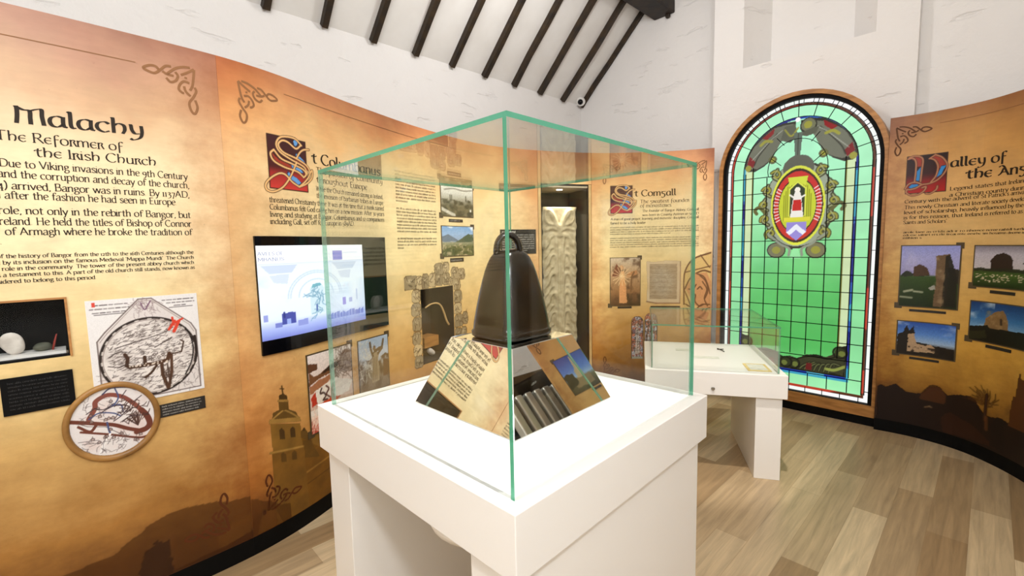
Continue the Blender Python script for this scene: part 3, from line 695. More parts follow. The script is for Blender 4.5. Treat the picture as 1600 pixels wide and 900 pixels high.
W_, H_ = 250, 540
zt_ = GSP + GW
g = Pic(W_, H_, (140, 226, 160), seed=3)
gx = (g.X - .5) * 2 * GW; gz = GB + g.Y * (zt_ - GB)
g.grad([(0, (150, 240, 165)), (.06, (122, 214, 132)), (.16, (84, 184, 92)), (.34, (92, 192, 102)), (.48, (122, 214, 134)), (.62, (158, 232, 176)), (.8, (168, 238, 194)), (1, (178, 242, 206))])
cl = np.clip((-gx - .1) * 1.2, 0, 1); g.put(cl * .35, (196, 250, 214))  # uneven backlight put into the glowing pane colours, paler above and left
rad = np.where(gz > GSP, np.hypot(gx, gz - GSP), np.abs(gx))
side = np.maximum(rad, np.where(gz < 1.0, GW - (gz - GB), 0))       # distance measure from the middle, frame-like all round
inner = lambda a, b: (side > a) & (side <= b)
g.put(inner(.427, .517), (176, 246, 196), .6)
pale = (np.abs(gx) > .357) & (np.abs(gx) < .409) & (gz > .36) & (gz < 2.16); g.put(pale, (206, 226, 176))
oli = (np.abs(gx) > .343) & (np.abs(gx) < .357) & (gz > .36) & (gz < 2.16); g.put(oli, (112, 112, 40))
blue = inner(.409, .428); g.put(blue, (46, 92, 176)); 
seg = g.noise(2, 14, 1); g.put(blue & (seg > .55), (60, 160, 190)); g.put(blue & (seg < .4), (28, 40, 130))
g.put(inner(.516, .535), (120, 40, 26)); g.put(inner(.516, .535) & (seg > .52), (184, 60, 40)); g.put(inner(.516, .535) & (gx > 0) & (seg < .5), (84, 40, 20))
g.put(side > .535, (250, 255, 250))
tu = lambda x: x / (2 * GW) + .5
tz = lambda z: (z - GB) / (zt_ - GB)
def WP(pts): return [(tu(x), tz(z)) for x, z in pts]
# scroll swags in the arch
GREY, DK, OLV = (106, 108, 92), (48, 46, 38), (150, 148, 58)
swagR = [(.02, 2.50), (.10, 2.50), (.19, 2.485), (.28, 2.42), (.36, 2.34), (.41, 2.24), (.424, 2.155), (.39, 2.12), (.33, 2.115), (.26, 2.15), (.20, 2.20), (.165, 2.27), (.13, 2.35), (.08, 2.42), (.02, 2.45)]
for sg in (1, -1):
    sw = [(sg * x, z) for x, z in swagR]
    g.poly(WP(sw), DK); g.poly(WP([(sg * (.03 + (abs(x) - .03) * .95), 2.31 + (z - 2.31) * .88) for x, z in swagR]), GREY, 1, .01)
    g.poly(WP([(sg * x, z) for x, z in [(.18, 2.47), (.28, 2.40), (.24, 2.38), (.19, 2.42)]]), (134, 24, 28)); g.poly(WP([(sg * x, z) for x, z in [(.33, 2.2), (.38, 2.26), (.40, 2.19), (.35, 2.15)]]), (122, 22, 26))
    g.line(WP([(sg * x, z) for x, z in [(.16, 2.42), (.24, 2.33), (.31, 2.24), (.34, 2.17)]]), 2.2, DK, .8, True)
    g.line(WP([(sg * x, z) for x, z in [(.12, 2.44), (.2, 2.38), (.28, 2.30), (.36, 2.22)]]), 1.5, (170, 172, 160), .7, True)
    g.line(WP([(sg * x, z) for x, z in [(.2, 2.36), (.25, 2.37), (.29, 2.34)]]), 5, OLV, .9, True)
    g.ell(tu(sg * .39), tz(2.15), .022, .011, OLV); g.ell(tu(sg * .19), tz(2.20), .03, .014, (96, 96, 60)); g.ell(tu(sg * .19), tz(2.20), .016, .007, OLV)
g.ell(tu(.075), tz(2.445), .055, .026, DK); g.ell(tu(.075), tz(2.45), .045, .021, (110, 112, 84)); g.ell(tu(.072), tz(2.452), .026, .012, OLV)
g.poly(WP([(-.13, 2.36), (-.10, 2.47), (-.02, 2.48), (.0, 2.38), (-.05, 2.33)]), (88, 90, 76), 1, .02); g.poly(WP([(.0, 2.38), (.06, 2.36), (.13, 2.37), (.15, 2.43), (.05, 2.41)]), (84, 86, 70), 1, .02)
g.line(WP([(-.10, 2.44), (-.05, 2.38), (.0, 2.44)]), 3, OLV, .8, True)
g.poly(WP([(-.03, 2.40), (.035, 2.40), (.022, 2.2), (-.018, 2.2)]), (92, 104, 92)); g.line(WP([(.003, 2.39), (.003, 2.2)]), 1.5, DK, .8)
g.ell(tu(-.005), tz(2.507), .016, .008, (255, 255, 250))
# cartouche and crest
cx_, cz_ = .012, 1.785
g.ell(tu(cx_), tz(1.79), .268 / (2 * GW), .37 / (zt_ - GB), DK, 1, 0, .10); g.ell(tu(cx_), tz(1.79), .258 / (2 * GW), .355 / (zt_ - GB), (150, 160, 140), 1, 0, .08)
g.ell(tu(cx_), tz(2.11), .12 / (2 * GW), .1 / (zt_ - GB), (92, 94, 82), 1, 0, .2)
for sg in (1, -1):
    for (x, z, r, ph) in ((.17, 2.06, .045, .6), (.24, 1.93, .04, .3), (.25, 1.68, .04, -.4), (.2, 1.55, .048, -.8), (.262, 1.81, .032, 0)):
        curl = [(cx_ + sg * (x + r * (1 - t * .11) * math.cos(ph + t * .75)), z + r * (1 - t * .11) * math.sin(ph + t * .75)) for t in range(8)]
        leaf = [(cx_ + sg * (x - .03), z - .05), (cx_ + sg * (x + .02), z - .01), (cx_ + sg * (x - .01), z + .05)]
        g.line(WP(leaf), 7, (70, 72, 48), 1, True); g.line(WP(curl), 6, (62, 62, 38), 1, True); g.line(WP(curl), 3, OLV, 1, True); g.line(WP(leaf), 2, (166, 172, 120), .8, True)
    g.line(WP([(cx_ + sg * .25, 1.74), (cx_ + sg * .3, 1.79), (cx_ + sg * .335, 1.765), (cx_ + sg * .32, 1.735)]), 6, (96, 96, 52), 1, True)
    g.ell(tu(cx_ + sg * .15), tz(1.405), .075 / (2 * GW), .07 / (zt_ - GB), DK); g.ell(tu(cx_ + sg * .15), tz(1.405), .066 / (2 * GW), .06 / (zt_ - GB), (118, 116, 84)); g.ell(tu(cx_ + sg * .15), tz(1.405), .034 / (2 * GW), .032 / (zt_ - GB), OLV)
    g.line(WP([(cx_ + sg * .22, 1.55), (cx_ + sg * .12, 1.46), (cx_ + sg * .05, 1.42), (cx_ + sg * .05, 1.36)]), 4, (140, 148, 130), 1, True)
g.poly(WP([(cx_ - .045, 1.33), (cx_ + .045, 1.33), (cx_ + .02, 1.42), (cx_ - .02, 1.42)]), (150, 226, 160))
rx, rz = .182, .300
vesica = [(cx_ + rx * math.sin(a) * (1 - .1 * math.cos(a) ** 8), cz_ + rz * math.cos(a)) for a in np.linspace(0, 2 * math.pi, 60)]
sc = lambda k: [(cx_ + (x - cx_) * k, cz_ + (z - cz_) * k) for x, z in vesica]
g.poly(WP(sc(1.13)), (216, 222, 70)); g.poly(WP(sc(1.05)), (54, 34, 26)); g.poly(WP(sc(.98)), (196, 44, 40)); 
g.poly(WP(sc(.80)), (40, 40, 24)); g.poly(WP(sc(.76)), (196, 206, 52))
for sg in (1, -1):
    for k in range(5):
        x = cx_ + sg * (.045 + .014 * k); g.line(WP([(x, 1.66), (x, 2.02 - .035 * k)]), 1.4, (110, 112, 24), .8)
g.poly(WP([(cx_ - .06, 1.70), (cx_ + .06, 1.70), (cx_ + .06, 1.92), (cx_, 1.985), (cx_ - .06, 1.92)]), (40, 56, 36)); 
g.poly(WP([(cx_ - .075, 2.03), (cx_ + .075, 2.03), (cx_ + .06, 1.95), (cx_, 1.995), (cx_ - .06, 1.95)]), (206, 216, 64)); g.line(WP([(cx_ - .06, 1.70), (cx_ - .06, 1.93), (cx_, 1.985), (cx_ + .06, 1.93), (cx_ + .06, 1.70)]), 2, (226, 232, 90))
g.poly(WP([(cx_ - .05, 1.685), (cx_ + .05, 1.685), (cx_ + .03, 1.86), (cx_ + .02, 1.90), (cx_ - .02, 1.90), (cx_ - .03, 1.86)]), (240, 236, 226)); g.poly(WP([(cx_ - .036, 1.745), (cx_ + .036, 1.745), (cx_ + .03, 1.835), (cx_ - .03, 1.835)]), (196, 34, 34))
g.ell(tu(cx_), tz(1.92), .02 / (2 * GW), .024 / (zt_ - GB), (246, 240, 226)); g.line(WP([(cx_ - .055, 1.88), (cx_ - .02, 1.85)]), 3, (240, 236, 226)); g.line(WP([(cx_ + .055, 1.87), (cx_ + .02, 1.85)]), 3, (240, 236, 226))
g.poly(WP([(cx_ - .10, 1.655), (cx_ + .10, 1.655), (cx_ + .10, 1.69), (cx_ - .10, 1.69)]), (220, 214, 60))
g.poly(WP([(cx_ - .075, 1.645), (cx_ + .075, 1.645), (cx_ + .075, 1.56), (cx_, 1.487), (cx_ - .075, 1.56)]), (150, 138, 214)); g.poly(WP([(cx_ - .075, 1.56), (cx_, 1.63), (cx_ + .075, 1.56), (cx_ + .05, 1.535), (cx_, 1.58), (cx_ - .05, 1.535)]), (236, 238, 250))
for k in range(11):
    a = 1.0 + k * .105
    for sg in (1, -1):
        th = math.pi / 2 + sg * 0 ; ang_ = sg * a
        x, z = cx_ + rx * .89 * math.sin(ang_), cz_ + rz * .89 * math.cos(ang_)
        tx, tz_ = math.cos(ang_) * rx, -math.sin(ang_) * rz; l = math.hypot(tx, tz_); nx, nz = math.sin(ang_) * .017, math.cos(ang_) * .02
        g.line(WP([(x - nx, z - nz), (x + nx, z + nz)]), 1.6, (255, 240, 240), .95)
        if k % 2: g.line(WP([(x + nx, z + nz), (x + nx + tx / l * .012, z + nz + tz_ / l * .012)]), 1.3, (255, 240, 240), .9)
# scroll along the foot
foot = [(-.405, .352), (.405, .352), (.41, .62), (.36, .60), (.33, .53), (.27, .50), (.20, .515), (.12, .50), (.06, .455), (.0, .47), (-.06, .455), (-.12, .50), (-.20, .515), (-.27, .50), (-.33, .53), (-.36, .60), (-.41, .62)]
g.poly(WP(foot), (20, 22, 14)); g.poly(WP([(x * .97, .36 + (z - .352) * .92) for x, z in foot]), (52, 54, 34), 1, .02)
for sg in (1, -1):
    for (x, z, r) in ((.365, .553, .047), (.03, .41, .045)):
        g.ring(tu(sg * x), tz(z), r / (2 * GW), r / (zt_ - GB), 3, (16, 18, 10)); g.ell(tu(sg * x), tz(z), r * .8 / (2 * GW), r * .8 / (zt_ - GB), (44, 50, 26)); g.ell(tu(sg * (x + .012)), tz(z - .008), r * .5 / (2 * GW), r * .5 / (zt_ - GB), (112, 122, 56), .9)
    for k in range(7):
        x = .08 + .035 * k; lf = [(sg * x, .37), (sg * (x + .025), .40 + .008 * k), (sg * (x + .075), .435 + .01 * math.sin(k * 1.3))]
        g.line(WP(lf), 5, (24, 26, 14), .9, True); g.line(WP(lf), 2, (96, 100, 62), .8, True)
    g.line(WP([(sg * .05, .45), (sg * .12, .48), (sg * .20, .50), (sg * .27, .485), (sg * .33, .51)]), 2, (14, 16, 8), 1, True)
    g.line(WP([(sg * .40, .44), (sg * .33, .40), (sg * .27, .40)]), 5, (140, 150, 70), .8, True); g.poly(WP([(sg * .12, .37), (sg * .17, .37), (sg * .17, .43), (sg * .13, .43)]), (96, 20, 24))
g.put((np.abs(gx) < .409) & (gz > .332) & (gz < .352), (26, 60, 180)); g.put((gx > .13) & (gx < .26) & (gz > .332) & (gz < .352), (80, 180, 210))
g.c[..., :3] *= (.93 + .14 * g.noise(6, 14, 3))[..., None]
mask = rad < GW + .006
g.mesh('leaded_glass', WF, -GW, GW, GB, zt_, -.03, M['window_print'], wroot, mask)
# lead cames
mb = MB()
def came(p, q, w=.0065):
    a, b_ = Vector(WF.P(*p, -.03)), Vector(WF.P(*q, -.03)); d = (b_ - a); l = d.length; d.normalize(); n = Vector(WF.n); s = d.cross(n).normalized() * w / 2
    mb.box(a - s - n * .002, d * l, s * 2, n * .007)
zs = [.34, .49, .634, .778, .92, 1.057, 1.2, 1.343, 1.487, 1.64, 1.778, 1.914, 2.055]
for z in zs:
    if 1.36 < z < 2.2:
        w_ = .235 * math.sqrt(max(0, 1 - ((z - 1.79) / .37) ** 2)) + .02
        came((-.517, z), (-w_ + .01, z)); came((w_ + .01, z), (.517, z))
    else: came((-.517, z), (.517, z))
for x in (-.345, -.23, -.115, 0, .115, .23, .345):
    came((x, .5), (x, 1.34 if abs(x) < .2 else (2.05 if abs(x) < .3 else 2.15)))
for x in (.409, .428, .516, .536):
    for sg in (1, -1): came((sg * x, .23 if x > .5 else .35), (sg * x, GSP))
for x in (-.42, -.28, -.14, 0, .14, .28, .42): came((x, GB + .055), (x, .335))
for x in np.linspace(-.5, .5, 9): came((x, GB), (x, GB + .04), .005)
for z in np.arange(.26, 2.1, .19):
    for sg in (1, -1): came((sg * .535, z), (sg * .567, z), .005)
for rr in (.428, .516, .536):
    P = [(rr * math.cos(a), GSP + rr * math.sin(a)) for a in np.linspace(0, math.pi, 33)]
    for p, q in zip(P[:-1], P[1:]): came(p, q, .005)
for k in range(1, 12):
    a = math.pi * k / 12; came((.43 * math.cos(a), GSP + .43 * math.sin(a)), (.567 * math.cos(a), GSP + .567 * math.sin(a)), .0055)
for k in range(0, 24):
    a = math.pi * (k + .5) / 24; came((.536 * math.cos(a), GSP + .536 * math.sin(a)), (.567 * math.cos(a), GSP + .567 * math.sin(a)), .004)
P = [(-.22, 2.06)] + [(.225 * math.cos(a), 2.1 + .25 * math.sin(a)) for a in np.linspace(math.pi, 0, 20)] + [(.22, 2.06)]
for p, q in zip(P[:-1], P[1:]): came(p, q, .005)
for a, b_ in (((.12, 2.14), (.2, 2.21)), ((-.12, 2.14), (-.2, 2.21)), ((.1, 2.31), (.16, 2.38)), ((-.1, 2.31), (-.16, 2.38))): came(a, b_, .005)
mb.build('lead_cames', M['black'], wroot)
# ------------------------------------------------------------------ front plinth, glass case, mirror base, bell
TH = .7803
D1 = Vector((math.sin(TH), math.cos(TH), 0)); D2 = Vector((-math.cos(TH), math.sin(TH), 0)); UP = Vector((0, 0, 1))
G0 = Vector((-.0036, .8523, 0)); GA, GBW, ZT, GH, OV, ST = .8355, .8418, .995, .75, .0336, .1436
S0 = G0 - D1 * OV - D2 * OV; WA, WB = GA + 2 * OV, GBW + 2 * OV
CEN = S0 + D1 * WB / 2 + D2 * WA / 2
pl = thing('display_plinth', CEN, 'large white display plinth with slab legs in the foreground', 'plinth')
mb = MB(); mb.box(S0 + UP * (ZT - ST), D1 * WB, D2 * WA, UP * ST); mb.build('top_slab', M['white_mdf'], pl, bevel=.002)
for a in (.02, WA - .02 - .14):
    mb = MB(); mb.box(S0 + D1 * .02 + D2 * a, D1 * (WB - .04), D2 * .14, UP * (ZT - ST)); mb.build('leg', M['white_mdf'], pl, bevel=.002)
mb = MB(); c_ = S0 + D1 * .125 + D2 * .285 + UP * (ZT - ST)
mb.loft([[c_ + D1 * (r * math.cos(t)) + D2 * (1.25 * r * math.sin(t)) - UP * h for t in np.linspace(0, 2 * math.pi, 25)[:-1]] for r, h in ((.10, 0), (.10, .034), (.092, .052), (.05, .060))]); mb.build('underside_fitting', M['white_mdf'], pl, smooth=True)

gc = thing('glass_case', CEN + UP * ZT, 'tall clear glass cube case with green edges over the bell', 'glass case')
T = .0105
def pane(root, o, ax, ay, az, thin, rim=2):
    """slab whose two broad faces (normal = thin axis) and foot are clear, rims green"""
    o, ax, ay, az = map(Vector, (o, ax, ay, az)); mb = MB(); mb.box(o, ax, ay, az)
    th = thin.normalized(); lid = abs(th.z) > .9
    for i, f in enumerate(mb.f):
        p = [Vector(mb.v[k]) for k in f]; n = (p[1] - p[0]).cross(p[2] - p[0]).normalized()
        mb.m[i] = 0 if abs(n.dot(th)) > .9 or (not lid and abs(n.z) > .9) else (1 if lid else rim)
    return mb.build('pane', [M['glass'], M['edge'], M['pale_edge']], root)
b0 = G0 + UP * ZT; hh = GH - T
pane(gc, b0, D1 * GBW, D2 * T, UP * hh, D2, 1)                               # right front
pane(gc, b0 + D2 * T, D2 * (GA - 2 * T), D1 * T, UP * hh, D1)                # left front
pane(gc, b0 + D2 * (GA - T), D1 * GBW, D2 * T, UP * hh, D2)                  # left back
pane(gc, b0 + D2 * T + D1 * (GBW - T), D2 * (GA - 2 * T), D1 * T, UP * hh, D1)
pane(gc, b0 + UP * hh, D1 * GBW, D2 * GA, UP * T, UP)                        # lid
mp_ = CEN + UP * ZT
MB_Z1 = 1.21
mb = MB(); hb, ht = .2275, .138
sq = lambda h, z: [Vector((CEN.x, CEN.y, z)) + D1 * (a * h) + D2 * (b_ * h) for a, b_ in ((-1, -1), (1, -1), (1, 1), (-1, 1))]
mb.loft([sq(hb, ZT + .001), sq(ht, MB_Z1)]); prop(mb.build('mirrored_base', M['mirror'], bevel=.0015), 'mirror-clad tapered base under the old bell', 'mirror base')
bz = MB_Z1 + .002
bell = thing('hand_bell', (CEN.x, CEN.y, bz), 'old dark bronze hand bell with a loop handle inside the glass case', 'bell')
def superell(h, z, e, n=48):
    out = []
    for k in range(n):
        t = 2 * math.pi * k / n; c, s = math.cos(t), math.sin(t); r = h / (abs(c) ** e + abs(s) ** e) ** (1 / e)
        out.append(Vector((CEN.x, CEN.y, bz + z)) + D1 * (r * c) + D2 * (r * s * .94))
    return out
prof = [(.084, .0, 7), (.099, .0, 7), (.1035, .004, 7), (.104, .018, 7), (.1015, .022, 7), (.0995, .024, 7), (.0975, .045, 7), (.092, .085, 6.5), (.0835, .135, 6), (.0745, .18, 5.6), (.0675, .21, 5.2), (.061, .232, 4.8), (.054, .250, 4.4), (.046, .262, 4), (.036, .270, 3.4), (.022, .275, 2.6), (.008, .2765, 2)]
mb = MB(); mb.loft([superell(h, z, e) for h, z, e in prof]); mb.build('bell_body', M['bronze'], bell, smooth=True)
mb = MB(); hx = Vector((math.cos(R(14)), math.sin(R(14)), 0)); hy = Vector((-hx.y, hx.x, 0)); rings = []
for k in range(19):
    t = math.pi * (k / 18) ; a = math.pi - t
    rr = .037; c0 = Vector((CEN.x - .006, CEN.y, bz + .262)) + hx * (rr * math.cos(a)) + UP * (.060 * math.sin(a) ** .8 if math.sin(a) > 0 else 0)
    nn = (hx * math.cos(a) + UP * (math.sin(a) * .9)).normalized(); w_ = .021; tt = .0105
    rings.append([c0 + hy * (w_ * math.cos(q)) + nn * (tt * math.sin(q)) for q in np.linspace(0, 2 * math.pi, 13)[:-1]])
mb.loft(rings); mb.build('loop_handle', M['bronze'], bell, smooth=True)

# ------------------------------------------------------------------ second table case
A2 = .2794
E1 = Vector((math.cos(A2), -math.sin(A2), 0)); E2 = Vector((math.sin(A2), math.cos(A2), 0))
T0 = Vector((1.6618, 2.6747, 0)); TW, TZ, TS, TD = .8326, .6738, .1456, .88
tb = thing('table_display_case', T0 - E1 * TW / 2 + E2 * TD / 2, 'low white table display case in front of the stained glass window', 'display table')
mb = MB(); mb.box(T0 - E1 * TW + UP * (TZ - TS), E1 * TW, E2 * TD, UP * TS); mb.build('top_slab', M['white_mdf'], tb, bevel=.002)
for a in (.0223, TW - .0223 - .1472):
    mb = MB(); mb.box(T0 - E1 * a + E2 * .02, -E1 * .1472, E2 * .78, UP * (TZ - TS)); mb.build('leg', M['white_mdf'], tb, bevel=.002)
lk = T0 - E1 * (TW * .505) - E2 * .006 + UP * (TZ - TS * .72)
mb = MB(); mb.loft([[lk + E1 * (.011 * math.cos(t)) + UP * (.010 * math.sin(t) + .003 * abs(math.cos(t))) - E2 * h for t in np.linspace(0, 2 * math.pi, 17)[:-1]] for h in (-.006, .002)]); mb.build('lock', M['steel'], tb)
gt = thing('glass_cover', T0 - E1 * TW / 2 + E2 * TD / 2 + UP * TZ, 'low clear glass cover on the second white table', 'glass cover')
gi, gh2, T2 = .0387, .2922, .008
o2 = T0 - E1 * (TW - gi) + E2 * gi + UP * TZ; gw, gd = TW - 2 * gi, TD - 2 * gi; hh2 = gh2 - T2
pane(gt, o2, E1 * gw, E2 * T2, UP * hh2, E2); pane(gt, o2 + E2 * (gd - T2), E1 * gw, E2 * T2, UP * hh2, E2)
pane(gt, o2 + E2 * T2, E1 * T2, E2 * (gd - 2 * T2), UP * hh2, E1); pane(gt, o2 + E2 * T2 + E1 * (gw - T2), E1 * T2, E2 * (gd - 2 * T2), UP * hh2, E1)
pane(gt, o2 + UP * hh2, E1 * gw, E2 * gd, UP * T2, UP)
# things lying in it
M['vellum'] = mottled('vellum', S(206, 180, 110), S(226, 206, 146), 40, .6)
M['pale_paper'] = mottled('pale_paper', S(206, 206, 192), S(226, 224, 212), 30, .6)
cp = Vector((1.576, 2.873, TZ + .001))
mb = MB(); mb.box(cp - E1 * .068 - E2 * .09, E1 * .136, E2 * .18, UP * .004); bk = mb.build('booklet', M['vellum'], bevel=.001); prop(bk, 'small tan booklet lying in the table case, right side', 'booklet')
mb = MB(); mb.box(cp - E1 * .05 - E2 * .07 + UP * .004, E1 * .10, E2 * .14, UP * .0006); mb.build('page', M['pale_paper'], bk)
pn = Vector((1.571, 3.36, TZ + .004))
mb = MB(); mb.tube([pn - E1 * .02 + E2 * .05, pn, pn + E1 * .012 - E2 * .05], .004, 6); mb.tube([pn - E1 * .025 + E2 * .02, pn + E1 * .02 + E2 * .03], .004, 6); prop(mb.build('brooch_pin', M['bronze']), 'tiny dark pin lying in the middle of the table case', 'pin')
for x, y, w_, d_, lab in ((1.30, 3.40, .11, .06, 'pale paper strip at the back left of the table case'), (1.37, 3.16, .17, .06, 'pale paper strip at the front left of the table case')):
    mb = MB(); q = Vector((x, y, TZ + .001)); mb.box(q - E1 * w_ / 2 - E2 * d_ / 2, E1 * w_, E2 * d_, UP * .002); prop(mb.build('paper_strip', M['pale_paper']), lab, 'paper')
# ------------------------------------------------------------------ alcove with the carved stone
AP, AT, AN = KL.frame(6.145)
def AL(x, dep, z): return AP + AT * x - AN * dep + UP * z
M['alcove_dark'] = mottled('alcove_dark', S(44, 36, 24), S(64, 54, 38), 4, .7)
M['alcove_top'] = pbr('alcove_top', S(176, 160, 134), .7)
M['beige_trim'] = mottled('beige_trim', S(186, 152, 100), S(204, 170, 116), 12, .5)
M['stone'] = mottled('carved_stone', S(168, 150, 116), S(206, 188, 154), 18, .85, bump=.25)
al = thing('display_alcove', AP + UP * 0, 'tall dark glazed alcove in the parchment wall with a carved stone inside', 'alcove')
AW, AD = .268, .46
mb = MB(); mb.box(AL(-AW, AD, .03), AT * 2 * AW, -AN * .02, UP * (ALZ - .03)); mb.build('back_panel', M['alcove_dark'], al)
for sg in (-1, 1):
    mb = MB(); mb.box(AL(sg * AW, .02, .03), AT * sg * .012, -AN * (AD - .02), UP * (ALZ - .03)); mb.build('side_panel', M['alcove_dark'], al)
    mb = MB(); mb.box(AL(sg * (AW + .012), -.012, .0), -AT * sg * .028, -AN * .03, UP * ALZ); mb.build('trim_post', M['beige_trim'], al, bevel=.002)
    mb = MB(); mb.box(AL(sg * (AW - .016), -.010, .0), -AT * sg * .007, -AN * .03, UP * ALZ); mb.build('black_bead', M['black'], al)
mb = MB(); mb.box(AL(-AW, .0, ALZ - .03), AT * 2 * AW, -AN * AD, UP * .02); mb.build('top_panel', M['alcove_top'], al)
mb = MB(); mb.box(AL(-AW, .02, .0), AT * 2 * AW, -AN * AD, UP * .03); mb.build('floor_panel', M['alcove_dark'], al)
mb = MB(); mb.box(AL(-AW, -.006, ALZ - .012), AT * 2 * AW, -AN * .02, UP * .014); mb.build('trim_rail', M['black'], al)
board('header_board', KL, AL0 + .002, AL1 - .002, ALZ + .003, HP, .03, [], parchment('parchment_header', RAMP_C, (206, 140, 90), AL0 - 1, AL1 + 1, .1), al)
mb = MB(); mb.box(AL(-AW + .02, .008, .03), AT * (2 * AW - .04), -AN * .006, UP * (ALZ - .06)); mb.build('glass_door', M['thin_glass'], al)
M['lit'] = pbr('lit_lens', (1, .95, .85, 1), .3, emis=(1, .93, .8, 1), estr=6)
mb = MB(); mb.loft([[AL(.02 + .03 * math.cos(t), .16 + .03 * math.sin(t), z) for t in np.linspace(0, 2 * math.pi, 21)[:-1]] for z in (ALZ - .036, ALZ - .03)]); mb.build('downlight', M['lit'], al)
spot_lamp('alcove_lamp', AL(.02, .14, ALZ - .05), AL(.02, .20, .6), 16, (1, .9, .74), 110, .6, .02)
# the stone: a slab with carved leaf work
h_ = Pic(56, 250, (0, 0, 0), seed=9)
W1 = (255, 255, 255)
for sg in (-1, 1):
    mx_ = lambda pts: [(.5 + sg * x, y) for x, y in pts]
    h_.line(mx_([(.05, .90), (.20, .965), (.36, .985), (.44, .95), (.34, .915), (.18, .905), (.06, .90)]), 4, W1, .9, True)
    h_.line(mx_([(.04, .885), (.16, .93), (.3, .97)]), 4, W1, 1, True); h_.line(mx_([(.02, .87), (.2, .885), (.42, .875)]), 3.5, W1, .9, True)
    h_.line(mx_([(.02, .90), (.03, .845)]), 4, W1); h_.line(mx_([(.03, .85), (.25, .84), (.46, .80)]), 4, W1, .8, True)
    for k in range(8):
        y = .80 - k * .105
        h_.line(mx_([(.49, y - .03), (.40, y - .01), (.34, y + .005), (.28, y + .04), (.16, y + .05), (.10, y + .01), (.09, y - .06), (.10, y - .09)]), 3.6, W1, .9, True)
        h_.line(mx_([(.49, y - .075), (.36, y - .055), (.26, y - .02), (.2, y - .02)]), 2.4, W1, .6, True)
    h_.line(mx_([(.485, 0), (.485, 1)]), 3, W1, .8)
hm = h_.c[..., 0]
for _ in range(2): hm = (hm + np.roll(hm, 1, 0) + np.roll(hm, -1, 0) + np.roll(hm, 1, 1) + np.roll(hm, -1, 1)) / 5
hm = np.maximum(hm, .55 * np.clip(1 - np.abs(h_.X - .5) / .075, 0, 1) ** .5 * (h_.Y < .78)) + .25 * h_.noise(6, 24)
ST0, ST1, SZ0, SZ1, SD = -.170, .202, .03, 1.868, .15
mb = MB(); hh_, ww_ = hm.shape; rg = np.random.RandomState(4)
edge_n = lambda k: .006 * math.sin(k * .21) + .004 * math.sin(k * .53 + 1)
for j in range(hh_):
    for i in range(ww_):
        fx, fz = i / (ww_ - 1), j / (hh_ - 1); ed = min(1, min(fx, 1 - fx) * 14, (1 - fz) * 60)
        x = ST0 + (ST1 - ST0) * fx + (edge_n(j) if i == 0 else (-edge_n(j + 9) if i == ww_ - 1 else 0))
        mb.v.append(tuple(AL(x, SD + .012 - .019 * hm[j, i] * ed, SZ0 + (SZ1 - SZ0) * fz)))
for j in range(hh_ - 1):
    for i in range(ww_ - 1):
        a = j * ww_ + i; mb.f.append([a, a + 1, a + ww_ + 1, a + ww_]); mb.m.append(0)
rim = [i for i in range(ww_)] + [j * ww_ + ww_ - 1 for j in range(1, hh_)] + [(hh_ - 1) * ww_ + i for i in range(ww_ - 2, -1, -1)] + [j * ww_ for j in range(hh_ - 2, 0, -1)]
b_ = len(mb.v)
for k in rim: mb.v.append(tuple(Vector(mb.v[k]) - AN * .12))
n_ = len(rim)
for k in range(n_): mb.f.append([rim[k], b_ + k, b_ + (k + 1) % n_, rim[(k + 1) % n_]]); mb.m.append(0)
mb.f.append([b_ + k for k in range(n_)]); mb.m.append(0)
prop(mb.build('carved_stone_slab', M['stone'], smooth=True), 'tall carved grey stone slab standing in the dark alcove', 'carved stone')

# ------------------------------------------------------------------ small display niche in the Malachy panel
a, b_, c_, d_ = NICHE
nb = thing('display_niche', KL.frame((a + b_) / 2)[0] + UP * c_, 'small black glazed wall niche holding a pale stone, left edge', 'niche')
dp = .15
mb = MB(); slab(mb, KL, a, b_, c_, d_, -dp - .01, -dp); slab(mb, KL, a, b_, d_ - .004, d_, -dp, -.002); slab(mb, KL, a, a + .004, c_, d_, -dp, -.002); slab(mb, KL, b_ - .004, b_, c_, d_, -dp, -.002); slab(mb, KL, a, b_, c_, c_ + .008, -.03, -.002); mb.build('black_lining', M['black'], nb)
mb = MB(); slab(mb, KL, a + .005, b_ - .01, c_ + .001, c_ + .018, -dp, -.032); mb.build('white_floor', M['white_mdf'], nb)
mb = MB(); w_ = .007
slab(mb, KL, a - w_, b_ + w_, d_, d_ + w_, .0, .008); slab(mb, KL, b_, b_ + w_, c_, d_, .0, .008); slab(mb, KL, a - w_, a, c_, d_, .0, .008); mb.build('frame', M['oak'], nb)
mb = MB(); slab(mb, KL, a + .004, b_ - .004, c_ + .004, d_ - .004, -.012, -.009); mb.build('glass_front', M['thin_glass'], nb)
p_, t_, n_v = KL.frame(2.45)
spot_lamp('niche_fill', tuple(p_ - n_v * .05 - t_ * .02 + UP * 1.322), tuple(p_ - n_v * .07 - t_ * .02 + UP * 1.1), .22, (1, .97, .95), 120, .8, .01)  # added fill without a fixture, brightens the white floor of the niche
def blob(name, mat, cen, ax, ay, az, seed=0, amp=.12, pw=1.0):
    rg = random.Random(seed); mb = MB(); rings = []
    for i in range(13):
        ph = math.pi * (i + .02) / 12.04; rr = math.sin(ph) ** pw; r_ = []
        for k in range(20):
            t = 2 * math.pi * k / 20; q = 1 + amp * math.sin(2 * t + ph * 3 + seed) * math.sin(ph) + amp * .5 * math.sin(5 * t + seed * 2 + 4 * ph)
            r_.append(Vector(cen) + Vector(ax) * (rr * q * math.cos(t)) + Vector(ay) * (rr * q * math.sin(t)) - Vector(az) * math.cos(ph))
        rings.append(r_)
    mb.loft(rings); return mb.build(name, mat, smooth=True)
